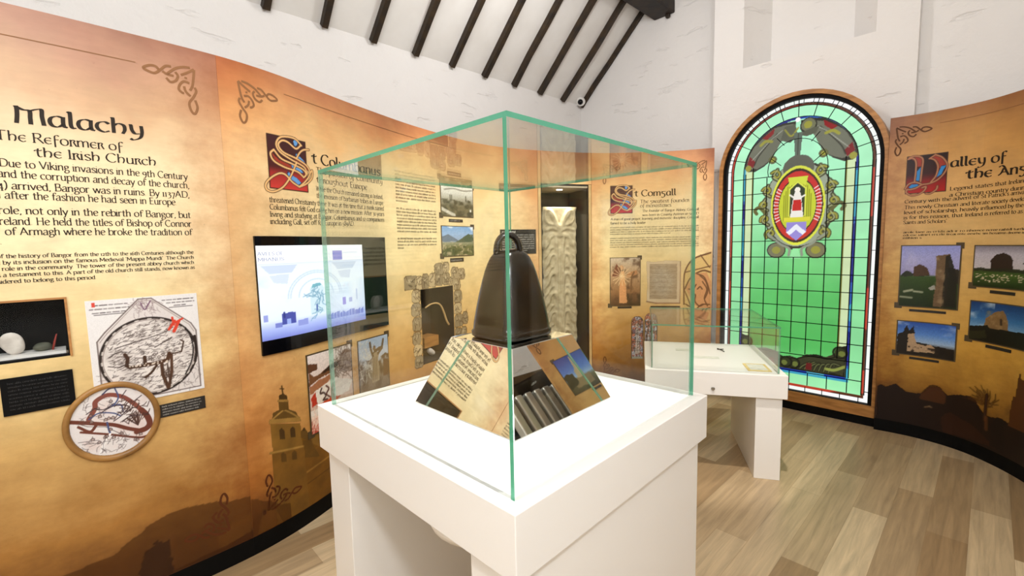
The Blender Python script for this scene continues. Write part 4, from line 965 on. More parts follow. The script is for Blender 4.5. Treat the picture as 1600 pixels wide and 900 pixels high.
M['pale_stone'] = mottled('pale_stone', S(196, 186, 176), S(226, 218, 208), 25, .7); M['dark_stone'] = mottled('dark_stone', S(60, 62, 50), S(96, 96, 80), 20, .7); M['red_clay'] = pbr('red_clay', S(150, 48, 36), .6)
cen = p_ - t_ * .059 - n_v * .085 + UP * 1.177
prop(blob('worked_stone', M['pale_stone'], cen, t_ * .030 + UP * .006, n_v * .014, UP * .041 - t_ * .010, 2, .06, .8), 'pale pointed worked stone in the small black niche', 'stone')
prop(blob('pebble', M['dark_stone'], p_ + t_ * .018 - n_v * .09 + UP * 1.152, t_ * .028, n_v * .018, UP * .0165, 5, .1), 'dim grey pebble in the small black niche', 'pebble')
mb = MB(); mb.tube([p_ + t_ * .043 - n_v * .085 + UP * 1.1365, p_ + t_ * .050 - n_v * .085 + UP * 1.165, p_ + t_ * .058 - n_v * .085 + UP * 1.196], [.003, .0035, .002], 8); prop(mb.build('red_shard', M['red_clay'], smooth=True), 'thin red shard leaning in the small black niche', 'shard')

# ------------------------------------------------------------------ stone doorway recess in the Columbanus panel
a, b_, c_, d_ = DOOR
dn = thing('doorway_recess', KL.frame((a + b_) / 2)[0] + UP * c_, 'dark recess framed by printed rough stones, left of the bell', 'recess')
M['recess_brown'] = mottled('recess_brown', S(34, 25, 14), S(50, 38, 22), 5, .7)
mb = MB(); dp = .26
slab(mb, KL, a, b_, c_, d_, -dp - .01, -dp); slab(mb, KL, a, b_, d_ - .006, d_, -dp, -.002); slab(mb, KL, a, a + .006, c_, d_, -dp, -.002); slab(mb, KL, b_ - .006, b_, c_, d_, -dp, -.002); slab(mb, KL, a, b_, c_, c_ + .008, -dp, -.002); mb.build('lining', M['recess_brown'], dn)
st = Pic(170, 190, (160, 130, 90), 0.0, seed=12)
e0, e1, f0, f1 = 4.325, 5.06, .58, 1.40
us = lambda s: (s - e0) / (e1 - e0); uz = lambda z: (z - f0) / (f1 - f0)
rg = random.Random(8)
stones = [(4.40, 1.245, .085, .05), (4.49, 1.235, .04, .05), (4.56, 1.24, .04, .055), (4.64, 1.245, .045, .05), (4.72, 1.25, .045, .048), (4.80, 1.245, .045, .045), (4.86, 1.215, .03, .04), (4.72, 1.325, .055, .045), (4.80, 1.335, .035, .04), (4.91, 1.28, .045, .05), (4.99, 1.27, .04, .045), (4.925, 1.19, .045, .042), (4.935, 1.09, .05, .05), (4.93, .99, .048, .045), (4.94, .885, .052, .052), (5.02, .9, .03, .05), (4.93, .78, .046, .045), (5.0, .775, .035, .05), (4.93, .68, .045, .045),
          (4.45, 1.14, .045, .048), (4.445, 1.04, .05, .048), (4.45, .935, .05, .05), (4.44, .83, .048, .048), (4.45, .735, .045, .045), (4.455, .65, .045, .045)]
for i, (x, z, rx_, rz_) in enumerate(stones):
    c0 = rg.uniform(.75, 1.1); px_ = [(us(x + rx_ * q), uz(z + rz_ * r)) for q, r in ((-1, -.6), (-.7, -.95), (.6, -1), (1, -.5), (.95, .6), (.6, .95), (-.6, 1), (-1, .5))]
    st.poly([((u - us(x)) * 1.1 + us(x), (v - uz(z)) * 1.1 + uz(z)) for u, v in px_], (92, 66, 38), .6, .02); st.poly(px_, tuple(min(255, k * c0) for k in (196, 174, 134)), .95, .02)
    st.ell(us(x - rx_ * .2), uz(z + rz_ * .25), rx_ * .5 / (e1 - e0), rz_ * .4 / (f1 - f0), (226, 206, 170), .6, .6)
    st.scrib(7, .018, 1.2, (70, 52, 30), .6, (us(x - rx_ * .7), uz(z - rz_ * .7), us(x + rx_ * .7), uz(z + rz_ * .7)))
hole = (st.X > us(a)) & (st.X < us(b_)) & (st.Y > uz(c_)) & (st.Y < uz(d_))
st.mesh('stone_surround', KL, e0, e1, f0, f1, .0012, M['print_alpha'], dn, ~hole)
p_, t_, n_v = KL.frame(4.69)
prop(blob('white_bone', M['pale_stone'], p_ + t_ * .03 - n_v * .12 + UP * .656, t_ * .030, n_v * .03, UP * .034 - t_ * .016, 3, .1), 'small knobbly white object at the foot of the stone doorway', 'relic')
mb = MB(); mb.box(p_ - t_ * .06 - n_v * .22 + UP * .70, t_ * .17, n_v * .12, UP * .085); prop(mb.build('wooden_block', M['oak'], bevel=.003), 'brown wooden block fixed inside the stone doorway recess', 'block')
mb = MB(); hp = catmull([(-.10, 1.035), (-.04, 1.055), (.03, 1.056), (.08, 1.03), (.115, .97), (.145, .90), (.172, .862)], 5)
mb.tube([p_ + t_ * x - n_v * .04 + UP * z for x, z in hp], [.006 + .003 * k / len(hp) for k in range(len(hp))], 8); prop(mb.build('curved_tube', M['beige_trim'], smooth=True), 'slender curved tan rod across the stone doorway', 'rod')  # thin curved line across the recess, built as a solid tube

# ------------------------------------------------------------------ wall screen
s0, s1, z0, z1 = 3.207, 4.134, .984, 1.570
ws = thing('wall_screen', KL.frame((s0 + s1) / 2)[0] + UP * z0, 'glossy black wall screen showing a pale blue picture', 'screen')
mb = MB(); slab(mb, KL, s0, s1, z0, z1, .001, .014); mb.build('bezel', M['gloss_black'], ws)
sp = Pic(190, 140, (240, 246, 255), seed=2)
sp.grad([(0, (120, 130, 206)), (.06, (150, 164, 226)), (.12, (176, 190, 240)), (.2, (226, 236, 255)), (.55, (236, 246, 255)), (.8, (232, 240, 255)), (.81, (250, 252, 255)), (1, (252, 253, 255))])
sp.put(np.clip(sp.noise(5, 5) - .5, 0, 1) * .8 * (sp.Y < .8), (170, 196, 226))
sp.line([(0, .805), (1, .805)], 1.5, (214, 224, 244))
for x0_, x1_ in ((.02, .3), (.64, .92)): sp.poly([(x0_, .79), (x1_, .79), (x1_ - .05, .70), (x0_ + .06, .70)], (196, 210, 232), .8); sp.poly([(x0_ + .06, .68), (x1_ - .07, .69), (x1_ - .09, .58), (x0_ + .09, .6)], (206, 218, 238), .8)
for r_ in (.26, .24, .17): sp.line([(.47 + r_ * math.cos(t) * 1.0, .42 + r_ * 1.1 * math.sin(t)) for t in np.linspace(0, math.pi, 24)], 2.2, (200, 216, 236), .8)
sp.poly([(.40, .2), (.54, .2), (.54, .5), (.51, .55), (.43, .55), (.40, .5)], (206, 226, 236)); sp.poly([(.415, .5), (.52, .53), (.50, .56), (.43, .55)], (120, 176, 190)); sp.scrib(26, .03, 1.6, (120, 160, 184), .7, (.41, .16, .53, .5))
sp.line([(.46, .3), (.46, .24)], 3, (90, 110, 170))
sp.poly([(.15, .14), (.26, .14), (.26, .26), (.225, .27), (.15, .26)], (70, 80, 160)); sp.poly([(.19, .14), (.22, .14), (.22, .2), (.19, .2)], (150, 170, 230)); sp.line([(.17, .27), (.17, .22)], 3, (50, 60, 130))
sp.poly([(.02, .2), (.05, .2), (.05, .27), (.02, .27)], (150, 160, 220)); sp.poly([(.1, .12), (.15, .12), (.15, .17), (.1, .17)], (120, 130, 200)); sp.poly([(.28, .1), (.37, .1), (.37, .17), (.28, .16)], (140, 150, 214))
for k in range(12): sp.poly([(.56 + .035 * k, .1), (.59 + .035 * k, .1), (.59 + .035 * k, .14 + .05 * rg.random()), (.56 + .035 * k, .14 + .04 * rg.random())], (104, 120, 204), .8)
sp.poly([(.74, .25), (.775, .25), (.775, .34), (.74, .34)], (150, 140, 220)); sp.poly([(.81, .27), (.85, .27), (.85, .33), (.81, .33)], (170, 180, 226)); sp.line([(.905, .3), (.905, .42)], 3, (190, 206, 236))
sp.poly([(.655, .82), (.76, .82), (.76, .93), (.655, .93)], (140, 140, 214)); sp.noise(3); sp.poly([(.77, .9), (.93, .9), (.93, .91), (.77, .91)], (214, 222, 240))
dsp = sp.mesh('display', KL, 3.2085, 3.920, 1.056, 1.5235, .0146, M['screen_print'], ws)
M['screen_letters'] = pbr('screen_letters', (.0, .0, .0, 1), .5, emis=S(150, 160, 196), estr=1.0); M['screen_caption'] = pbr('screen_caption', (.1, .1, .1, 1), .5, emis=(1, 1, 1, 1), estr=1.1)
k = Ink(KL, .0152); k.line('AVELS OF', 3.213, 3.345, 1.476, .011, 1.6, .8); k.line('MBANUS', 3.213, 3.348, 1.448, .011, 1.6, .8); k.build('screen_text', M['screen_letters'], dsp)

# ------------------------------------------------------------------ pictures, captions and plaques
def picture(name, sf, s0, s1, z0, z1, pic, label, cat='picture', border=.006, thick=.005, bmat='photo_border', group=None, corners=True):
    t = thing(name, sf.frame((s0 + s1) / 2)[0] + UP * z0, label, cat, group)
    mb = MB(); slab(mb, sf, s0 - border, s1 + border, z0 - border, z1 + border, .001, thick)
    if corners:
        for (x, y) in ((s1, z1), (s0, z0)): slab(mb, sf, x - .026, x + .018, y - .02, y + .022, .001, thick - .001)
    mb.build('mount', M[bmat], t)
    pic.mesh('print', sf, s0, s1, z0, z1, thick + .0006, M['print'], t); return t
def caption(sf, s0, s1, z0, z1, label, lines=1, letters=14):
    t = thing('caption_plate', sf.frame((s0 + s1) / 2)[0] + UP * z0, label, 'caption', 'black caption plates')
    mb = MB(); slab(mb, sf, s0, s1, z0, z1, .001, .004); pt = mb.build('plate', M['caption_black'], t)
    if lines:
        k = Ink(sf, .0046); h = (z1 - z0) / (lines * 1.9 + .6)
        for i in range(lines): k.line(greek(letters), s0 + .01, s1 - .012 - .03 * _rg.random(), z1 - (i + 1) * h * 1.75, h * .62, 1.3, .6)
        k.build('lettering', M['white_ink'], pt)
    return t
# collage photograph
q = Pic(76, 100, (232, 220, 214), seed=21)
q.grad([(0, (196, 150, 120)), (.35, (214, 186, 168)), (.6, (226, 206, 196)), (1, (240, 230, 226))])
q.poly([(0, .78), (.2, .8), (.2, .87), (0, .9)], (96, 60, 40)); q.poly([(0, .62), (.3, .68), (.55, .70), (.5, .78), (.1, .72), (0, .8)], (120, 78, 48), 1, .04); q.poly([(.25, .72), (.6, .74), (.8, .80), (.6, .82), (.45, .80)], (58, 38, 26))
q.poly([(.62, .72), (.78, .92), (.9, .96), (1, .9), (1, .62), (.8, .62)], (146, 124, 104), 1, .06); q.scrib(60, .05, 1.5, (92, 66, 44), .5, (.6, .6, 1, .95)); q.poly([(0, .50), (.25, .56), (.5, .62), (.5, .67), (.2, .66), (0, .6)], (170, 112, 76), 1, .04)
q.poly([(.55, .62), (1, .5), (.9, .36), (.5, .34)], (232, 224, 216)); q.poly([(.1, .53), (.5, .60), (.48, .38), (.16, .34)], (240, 232, 220)); q.line([(.26, .54), (.22, .48), (.3, .47), (.34, .42), (.28, .38), (.38, .37)], 2, (70, 46, 40), 1, True); q.line([(.36, .55), (.42, .5), (.36, .44), (.44, .38)], 2, (90, 50, 40), 1, True)
q.poly([(.02, .46), (.12, .52), (.15, .36), (.04, .34)], (190, 56, 34)); q.poly([(.12, .34), (.5, .37), (.7, .34), (.5, .27), (.2, .28)], (206, 78, 40)); q.poly([(.46, .5), (.54, .56), (.54, .37), (.46, .37)], (168, 50, 34)); q.poly([(0, .3), (.2, .3), (.1, .16), (0, .2)], (236, 226, 214)); q.poly([(0, .16), (.3, .24), (.34, .02), (0, 0)], (184, 70, 52), 1, .06); q.scrib(40, .04, 1.6, (240, 210, 190), .6, (.02, .02, .34, .22)); q.grain(.12)
picture('photograph', KL, 3.455, 3.785, .487, .925, q, 'tall red and sepia collage picture under the wall screen, left one', border=.007)
q = Pic(60, 80, (196, 206, 220), seed=22)
q.grad([(0, (120, 104, 84)), (.4, (150, 138, 118)), (.62, (190, 200, 214)), (1, (176, 196, 222))])
q.put(np.clip((q.noise(5, 6) - .42) * 5, 0, 1) * (q.Y < .55 + .2 * q.noise(4)), (104, 84, 60)); q.scrib(70, .05, 1.3, (228, 226, 216), .5, (0, .3, .5, .95))
q.poly([(.40, .16), (.66, .16), (.64, .6), (.70, .7), (.56, .74), (.44, .68), (.44, .5)], (166, 150, 122)); q.line([(.46, .66), (.40, .8), (.38, .92)], 4, (104, 86, 62)); q.line([(.64, .68), (.78, .76), (.84, .92)], 4, (110, 90, 66)); q.ell(.52, .80, .05, .05, (120, 100, 74)); q.poly([(.44, .70), (.72, .74), (.82, .80), (.66, .80), (.52, .76)], (98, 78, 54))
for x in (.46, .52, .58): q.line([(x, .62), (x - .02, .2)], 1.4, (112, 94, 70), .7)
q.poly([(.8, .2), (1, .2), (1, .5), (.82, .55)], (116, 88, 58), 1, .05); q.grain(.12)
picture('photograph', KL, 3.852, 4.122, .575, .922, q, 'picture of a pale robed statue with raised arms, right of the red collage')
# valley and town
q = Pic(64, 48, seed=23); q.grad([(0, (120, 110, 80)), (.3, (104, 98, 72)), (.5, (150, 146, 128)), (.75, (206, 204, 192)), (1, (224, 220, 206))])
q.put((q.Y < .48 + .12 * q.noise(6, 2)) * np.clip((q.noise(9) - .35) * 3, 0, 1), (62, 62, 42)); q.line([(.0, .22), (.2, .12), (.4, .03)], 5, (206, 200, 184), .9); q.line([(.1, .84), (.4, .90), (.7, .86), (.98, .9)], 2, (120, 118, 104), .7, True)
for x in (.28, .33, .78): q.line([(x, .5), (x, .68)], 1.6, (70, 70, 56)); 
q.ell(.92, .2, .03, .05, (230, 226, 214)); q.grain(.15)
picture('photograph', KL, 4.768, 5.150, 1.745, 1.988, q, 'grey valley photograph, upper of two beside the bell')
q = Pic(64, 48, seed=24); q.grad([(0, (92, 96, 54)), (.3, (108, 110, 66)), (.45, (150, 150, 120)), (.5, (150, 170, 196)), (.75, (150, 182, 220)), (1, (120, 166, 214))])
q.poly([(0, .48), (0, .66), (.2, .74), (.42, .6), (.55, .5)], (104, 122, 140)); q.poly([(.4, .46), (.6, .58), (.85, .76), (1, .72), (1, .46)], (74, 92, 70), 1, .03); q.put(np.clip((q.noise(4, 4) - .5) * 5, 0, 1) * (q.Y > .66), (240, 242, 244), .9)
q.put((q.Y < .5) * np.clip((q.noise(12, 10) - .5) * 6, 0, 1), (196, 176, 146), .8); q.put((q.Y < .34) * np.clip((q.noise(10) - .45) * 6, 0, 1), (62, 74, 36), .9); q.grain(.12)
picture('photograph', KL, 4.762, 5.142, 1.425, 1.660, q, 'photograph of a town below mountains, lower of two beside the bell')
caption(KL, 4.856, 5.024, 1.697, 1.720, 'small black caption under the grey valley photograph', 1, 8); caption(KL, 4.855, 5.020, 1.374, 1.406, 'small black caption under the mountain town photograph', 1, 8)
# black text plaque behind the bell
t = thing('text_plaque', KL.frame(5.645)[0] + UP * 1.42, 'black plaque of white text on the wall behind the bell handle', 'plaque')
mb = MB(); slab(mb, KL, 5.457, 5.835, 1.418, 1.643, .001, .006); pt = mb.build('plate', M['caption_black'], t)
k = Ink(KL, .0066); k.line(greek(12), 5.475, 5.62, 1.612, .013, 2.6, 1.4)
for i in range(8): k.line(greek(30), 5.475, 5.815 if i < 7 else 5.74, 1.588 - .0205 * i, .0082, 1.6, .8)
k.build('lettering', M['white_ink'], pt)
t = thing('text_plaque', KL.frame(2.45)[0] + UP * .93, 'black plaque of faint text below the small black niche', 'plaque')
mb = MB(); slab(mb, KL, 2.355, 2.541, .931, 1.066, .001, .008); pt = mb.build('plate', M['black'], t)
M['dim_ink'] = pbr('dim_ink', S(52, 50, 50), .6)
k = Ink(KL, .0086)
for i in range(8): k.line(greek(34), 2.372, 2.525, 1.044 - .0135 * i, .0045, 1.2, .6)
k.build('lettering', M['dim_ink'], pt)
caption(KL, 2.788, 2.954, .799, .855, 'black caption beside the round magnified map', 4, 30)

# ---- world map print and its round magnified detail
q = Pic(180, 214, (226, 222, 220), seed=31)
for y, x0_, x1_ in ((.955, .06, .34), (.92, .03, .38), (.885, .05, .32)): q.words(x0_, x1_, y, 2.2, (60, 50, 50))
for y, x0_, x1_ in ((.955, .66, .96), (.925, .7, .97), (.895, .77, .88)): q.words(x0_, x1_, y, 2.2, (60, 50, 50))
q.line([(.06, .868), (.3, .868)], 1.3, (50, 40, 40)); q.line([(.72, .878), (.95, .878)], 1.3, (50, 40, 40)); q.poly([(.045, .94), (.075, .94), (.075, .985), (.045, .985)], (206, 70, 54))
pent = [(.06, .62), (.13, .7), (.44, .985), (.56, .985), (.92, .7), (.965, .62), (.965, .03), (.06, .03)]
q.poly(pent, (214, 206, 202)); q.line(pent + pent[:1], 2.2, (110, 96, 92)); q.line([(x * .95 + .025, y * .97 + .01) for x, y in pent[:6]], 1.2, (150, 136, 130))
q.scrib(50, .02, 1, (140, 120, 120), .6, (.38, .84, .62, .97)); q.line([(.46, .95), (.49, .88), (.53, .93), (.55, .96)], 2, (110, 76, 100), .9, True)
q.scrib(120, .02, 1, (96, 84, 80), .5, (.06, .03, .97, .3)); q.ell(.51, .42, .44, .375, (222, 214, 208))
q.put((np.hypot((q.X - .51) / .44, (q.Y - .42) / .375) < 1) * np.clip((q.noise(7, 8) - .45) * 3, 0, 1), (178, 168, 162), .6)
rg2 = q.r
for _ in range(620):
    th, rr = rg2.rand() * 6.28, math.sqrt(rg2.rand()) * .95; x, y = .51 + .42 * rr * math.cos(th), .42 + .36 * rr * math.sin(th); dx = .012 + .022 * rg2.rand(); an = .35 + .35 * rg2.randn()
    q.line([(x, y), (x + dx * math.cos(an), y + dx * math.sin(an) * .7 + .002), (x + 2 * dx * math.cos(an + .4), y + dx * 1.2 * math.sin(an))], 1.0 + .5 * rg2.rand(), (74, 62, 58), .35 + .4 * rg2.rand())
q.ring(.51, .42, .44, .375, 4.5, (40, 28, 24)); q.ring(.51, .42, .42, .357, 1.2, (120, 104, 98))
for k_ in range(46):
    a_ = k_ * 2 * math.pi / 46
    if k_ % 2: q.line([(.51 + .43 * math.cos(a_), .42 + .366 * math.sin(a_)), (.51 + .43 * math.cos(a_ + .06), .42 + .366 * math.sin(a_ + .06))], 3, (222, 214, 206), .8)
q.line([(.86, .66), (.905, .56), (.92, .43), (.89, .3), (.82, .18)], 2.4, (30, 22, 20), 1, True); q.line([(.945, .56), (.95, .4), (.93, .3)], 5, (36, 24, 20), 1, True)
DKB = (62, 38, 24)
q.line([(.28, .47), (.30, .43), (.285, .36), (.31, .34), (.45, .335), (.45, .42)], 6, DKB); q.line([(.45, .345), (.56, .34), (.66, .36), (.68, .42)], 7, (74, 46, 28)); q.line([(.6, .34), (.60, .22), (.64, .08)], 6, (78, 50, 32)); q.line([(.70, .40), (.69, .24), (.65, .08)], 5, (78, 50, 32)); q.line([(.56, .33), (.5, .26), (.44, .22)], 4, DKB, 1, True); q.line([(.68, .41), (.80, .42), (.83, .52), (.8, .54)], 2.6, DKB)
for k_ in range(24): q.line([(.6 + .09 * rg2.rand(), .1 + .24 * rg2.rand()) for _ in range(2)], 1.2, (60, 40, 30), .7)
for k_ in range(20): q.ell(.3 + .4 * rg2.rand(), .335 + .02 * rg2.rand(), .008, .007, (220, 206, 190), .9)
for x, y in ((.5, .41), (.54, .43), (.58, .4), (.62, .42), (.52, .38)): q.ring(x, y, .012, .011, 1.4, (90, 76, 70))
for pts in ([(.2, .54), (.35, .57), (.5, .60), (.66, .64), (.74, .68)], [(.14, .46), (.22, .5), (.3, .49)], [(.55, .5), (.66, .55), (.72, .58)], [(.13, .38), (.22, .36), (.3, .38)]): q.line(pts, 1.8, (60, 48, 44), .8, True)
RED = (206, 62, 40)
q.line([(.70, .66), (.76, .74)], 5, RED); q.line([(.745, .635), (.80, .73)], 6, RED); q.line([(.75, .70), (.74, .775)], 4, RED); q.line([(.76, .72), (.84, .755)], 4, RED); q.grain(.06)
t = thing('map_print', KL.frame(2.775)[0] + UP * .89, 'white square print of an old circular world map with a red mark', 'map')
mb = MB(); slab(mb, KL, 2.595, 2.956, .890, 1.320, .0008, .003); mb.build('sheet', M['white_mdf'], t); q.mesh('print', KL, 2.596, 2.955, .891, 1.319, .0036, M['print'], t)
q = Pic(170, 170, (222, 216, 214), seed=33); BR, BL = (104, 54, 40), (70, 80, 120)
q.put(np.clip((q.noise(5) - .5) * 3, 0, 1), (214, 190, 182), .7)
q.line([(.05, .6), (.2, .5), (.4, .44), (.55, .30), (.75, .16)], 1.6, (110, 96, 92)); q.line([(0, .62), (.18, .56), (.34, .50), (.5, .44), (.66, .34), (.82, .26)], 9, BR, 1, True); q.line([(.22, .6), (.3, .74), (.32, .84), (.46, .9), (.62, .84), (.74, .72), (.84, .58), (.92, .45), (.94, .3)], 10, (128, 70, 58), 1, True); q.line([(.84, .58), (.9, .48), (.93, .35), (.88, .28), (.76, .26)], 13, BR, 1, True)
q.line([(.3, .5), (.22, .42), (.1, .52)], 6, BR, 1, True); q.line([(.22, .6), (.34, .66), (.5, .62), (.58, .56)], 3, BL, 1, True); q.line([(.42, .5), (.43, .40), (.44, .34)], 4, BL); q.line([(.5, .74), (.6, .72), (.62, .62)], 3, BL, 1, True); q.line([(.55, .98), (.58, .84), (.52, .74), (.44, .7)], 3, BL, 1, True)
q.line([(.12, .44), (.3, .37), (.45, .31), (.6, .24), (.8, .16), (.92, .17)], 5, BR, 1, True); q.line([(.4, .92), (.5, .99), (.7, .96), (.8, .9)], 3, (60, 60, 90), 1, True)
for k_ in range(26):
    x, y = .5 + .36 * q.r.rand(), .42 + .34 * q.r.rand(); q.line([(x, y), (x + .06, y + .04 * q.r.randn()), (x + .09, y + .05)], 2, (66, 44, 38), .8)
for k_ in range(12): a_ = q.r.rand() * 1.6 + .9; q.line([(.78, .36), (.78 + .16 * math.cos(a_), .36 + .2 * math.sin(a_))], 2.2, (70, 44, 36), .9)
q.line([(.44, .32), (.36, .2), (.3, .05)], 5, (236, 232, 230)); q.line([(.41, .31), (.33, .19)], 1.4, (110, 100, 100)); q.line([(.48, .30), (.4, .18)], 1.4, (110, 100, 100))

for k_ in range(22):
    x, y = .2 + .65 * q.r.rand(), .12 + .7 * q.r.rand(); q.poly([(x, y), (x + .04, y + .004), (x + .04, y + .025), (x + .02, y + .045), (x, y + .025)], (150, 128, 122), .7); q.line([(x, y), (x + .04, y + .004), (x + .04, y + .025), (x + .02, y + .045), (x, y + .025), (x, y)], 1.2, (60, 44, 40), .8)
for pts in ([(.36, .66), (.5, .72), (.66, .7)], [(.3, .74), (.4, .70), (.52, .76)], [(.5, .5), (.6, .56), (.7, .66)], [(.62, .84), (.68, .92)], [(.74, .72), (.86, .8)], [(.55, .62), (.66, .6), (.74, .64)], [(.2, .68), (.3, .74)], [(.84, .5), (.7, .52), (.6, .46)]): q.line(pts, 2.2, (58, 40, 42), .85, True)
q.scrib(40, .03, 1.3, (90, 78, 76), .6, (.1, .05, .8, .3)); q.scrib(30, .03, 1.3, (90, 78, 76), .5, (.1, .5, .5, .9)); q.line([(.08, .3), (.3, .27)], 1.4, (110, 100, 100)); q.line([(.12, .26), (.34, .22)], 1.4, (110, 100, 100)); q.grain(.05)
t = thing('round_map_detail', KL.frame(2.642)[0] + UP * .68, 'round wood-rimmed magnified map detail overlapping the map print', 'map')
cs, cz, ro, ri = 2.642, .832, .154, .133
mb = MB(); rings = []
for rr, off in ((ro, .0042), (ro, .014), (ro - .005, .019), (ri + .004, .018), (ri, .012), (ri - .001, .0042)):
    rings.append([tuple(KL.P(cs + rr * .965 * math.cos(a_), cz + rr * 1.03 * math.sin(a_), off)) for a_ in np.linspace(0, 2 * math.pi, 65)[:-1]])
mb.loft(rings, cap=False); mb.build('wooden_rim', M['gilt'], t, smooth=True)
dm = np.hypot(q.X - .5, q.Y - .5) < .5
q.mesh('print', KL, cs - ri * .965, cs + ri * .965, cz - ri * 1.03, cz + ri * 1.03, .0075, M['print'], t, dm)

# ---- St Comgall panel pictures
q = Pic(56, 90, (150, 110, 76), seed=41)
q.grad([(0, (84, 56, 36)), (.3, (150, 106, 66)), (.7, (196, 160, 120)), (1, (206, 186, 160))]); q.put(np.clip((q.noise(5, 8) - .5) * 4, 0, 1), (72, 46, 30), .7)
q.poly([(.3, .04), (.56, .04), (.52, .4), (.46, .72), (.36, .72), (.3, .4)], (226, 160, 104), 1, .04); q.ell(.38, .8, .07, .05, (214, 160, 110)); q.poly([(.04, .6), (.2, .88), (.34, .78), (.3, .6)], (116, 60, 40)); q.poly([(.5, .6), (.62, .7), (.9, .74), (.92, .66), (.6, .58)], (190, 132, 86))
for k_ in range(16): a_ = k_ * .4; q.line([(.38, .62), (.38 + .32 * math.cos(a_), .62 + .2 * math.sin(a_))], 1.3, (250, 214, 160), .8)
q.line([(.7, .3), (.72, .6), (.8, .7)], 3, (120, 84, 52)); q.put((q.Y < .25) * (q.X > .55) * np.clip((q.noise(6) - .4) * 4, 0, 1), (64, 48, 28)); q.grain(.15)
picture('picture', KL, 6.617, 6.911, .876, 1.350, q, 'warm picture of a glowing winged figure on the St Comgall panel')
caption(KL, 6.690, 6.830, .846, .866, 'small black caption under the winged figure picture', 0)
q = Pic(70, 90, (214, 196, 166), 0.0, seed=42)
sh = q.poly([(.03, .08), (.2, .04), (.35, .0), (.7, .03), (.97, .02), (1, .5), (.96, .97), (.6, .99), (.3, .96), (.02, .98), (.05, .5)], (206, 178, 140), 1, .03); q.put(sh * q.noise(5) * .8, (226, 206, 176)); q.ell(.5, .5, .4, .42, (228, 214, 190), .8, .5)
for k_ in range(32): q.words(.12, .88, .9 - k_ * .025, 1.3, (84, 64, 46), .8)
q.line([(.03, .06), (.3, .02), (.97, .02)], 2.4, (150, 100, 70), .7); q.line([(.97, .03), (.98, .96)], 2, (160, 112, 80), .6)
t = thing('manuscript_page', KL.frame(7.135)[0] + UP * .885, 'ragged old manuscript page on the St Comgall panel', 'manuscript'); q.mesh('print', KL, 6.968, 7.305, .885, 1.322, .0016, M['print_alpha'], t)
caption(KL, 7.015, 7.30, .850, .866, 'long thin black caption under the manuscript page', 0)
def lancet(pic, seed, cols):
    pic.put(np.ones((pic.h, pic.w)), (60, 54, 56)); nz = pic.noise(7, 16)
    for i, c in enumerate(cols): pic.put((nz > i / len(cols) + .12) & (nz < (i + 1) / len(cols) + .06), c)
    pic.poly([(.3, .12), (.7, .12), (.62, .5), (.66, .66), (.5, .74), (.34, .66), (.38, .5)], (206, 200, 196), .85, .05); pic.ell(.5, .78, .12, .05, (216, 196, 180)); pic.scrib(50, .05, 1.2, (40, 36, 38), .8); pic.line([(.5, .05), (.5, .95)], 1.2, (40, 36, 38), .6)
    for y in (.2, .4, .6, .8): pic.line([(0, y), (1, y)], 1.2, (40, 36, 38), .7)
    pic.poly([(0, 0), (1, 0), (1, .05), (0, .05)], (150, 160, 150)); m = (pic.Y < .86) | (np.hypot((pic.X - .5) / .5, (pic.Y - .86) / .14) < 1); rim_ = m & ~((np.abs(pic.X - .5) < .44) & ((pic.Y < .86) | (np.hypot((pic.X - .5) / .44, (pic.Y - .86) / .125) < 1))); pic.put(rim_, (52, 46, 44)); return m
q = Pic(40, 96, seed=43); m_ = lancet(q, 1, [(150, 160, 196), (190, 190, 204), (196, 120, 100), (120, 96, 120), (212, 206, 200)])
t = thing('lancet_picture', KL.frame(6.888)[0] + UP * .328, 'narrow arched stained glass picture, left of the pair by the table', 'picture', 'arched stained glass pictures'); q.mesh('print', KL, 6.826, 6.950, .330, .768, .0016, M['print'], t, m_)
q = Pic(40, 96, seed=44); m_ = lancet(q, 2, [(170, 176, 206), (206, 206, 214), (206, 130, 104), (140, 110, 120), (222, 214, 206)])
t = thing('lancet_picture', KL.frame(7.02)[0] + UP * .328, 'narrow arched stained glass picture, right of the pair by the table', 'picture', 'arched stained glass pictures'); q.mesh('print', KL, 6.957, 7.085, .330, .80, .0016, M['print'], t, m_)
q = Pic(60, 150, (206, 170, 104), 0.0, seed=45)
DKL, FL = (112, 74, 40), (214, 160, 110)
arcm = q.poly([(.0, 0), (1, 0), (1, .98), (.85, .97), (.55, .93), (.25, .86), (.08, .76), (.0, .6)], (218, 184, 116)); q.line([(.04, .3), (.02, .62), (.12, .78), (.4, .9), (.98, .97)], 3, DKL, 1, True)
q.line([(.08, .72), (.98, .80)], 2.2, DKL); q.line([(.3, .86), (.36, .70)], 2.2, DKL); q.line([(.62, .94), (.95, .78)], 2.2, DKL); q.line([(.06, .5), (.3, .66), (.7, .74), (.98, .72)], 3, DKL, 1, True)
q.poly([(.1, .5), (.4, .7), (.85, .72), (1, .6), (1, .22), (.7, .24), (.4, .3)], (206, 150, 98)); 
for pts in ([(.5, .7), (.75, .66), (.9, .55), (.98, .44)], [(.6, .68), (.82, .6), (.9, .48), (.8, .38)], [(.7, .6), (.86, .5), (.78, .38), (.9, .28)], [(.42, .52), (.36, .44), (.46, .42), (.44, .34), (.6, .28), (.75, .3)], [(.52, .5), (.62, .53), (.7, .5)], [(.2, .5), (.36, .5), (.48, .56)], [(.5, .24), (.7, .3), (.98, .3)], [(.1, .3), (.3, .26), (.6, .22), (.98, .26)], [(.05, .48), (.2, .36), (.3, .26)], [(.1, .18), (.4, .16), (.9, .08)]): q.line(pts, 2.4, DKL, .9, True)
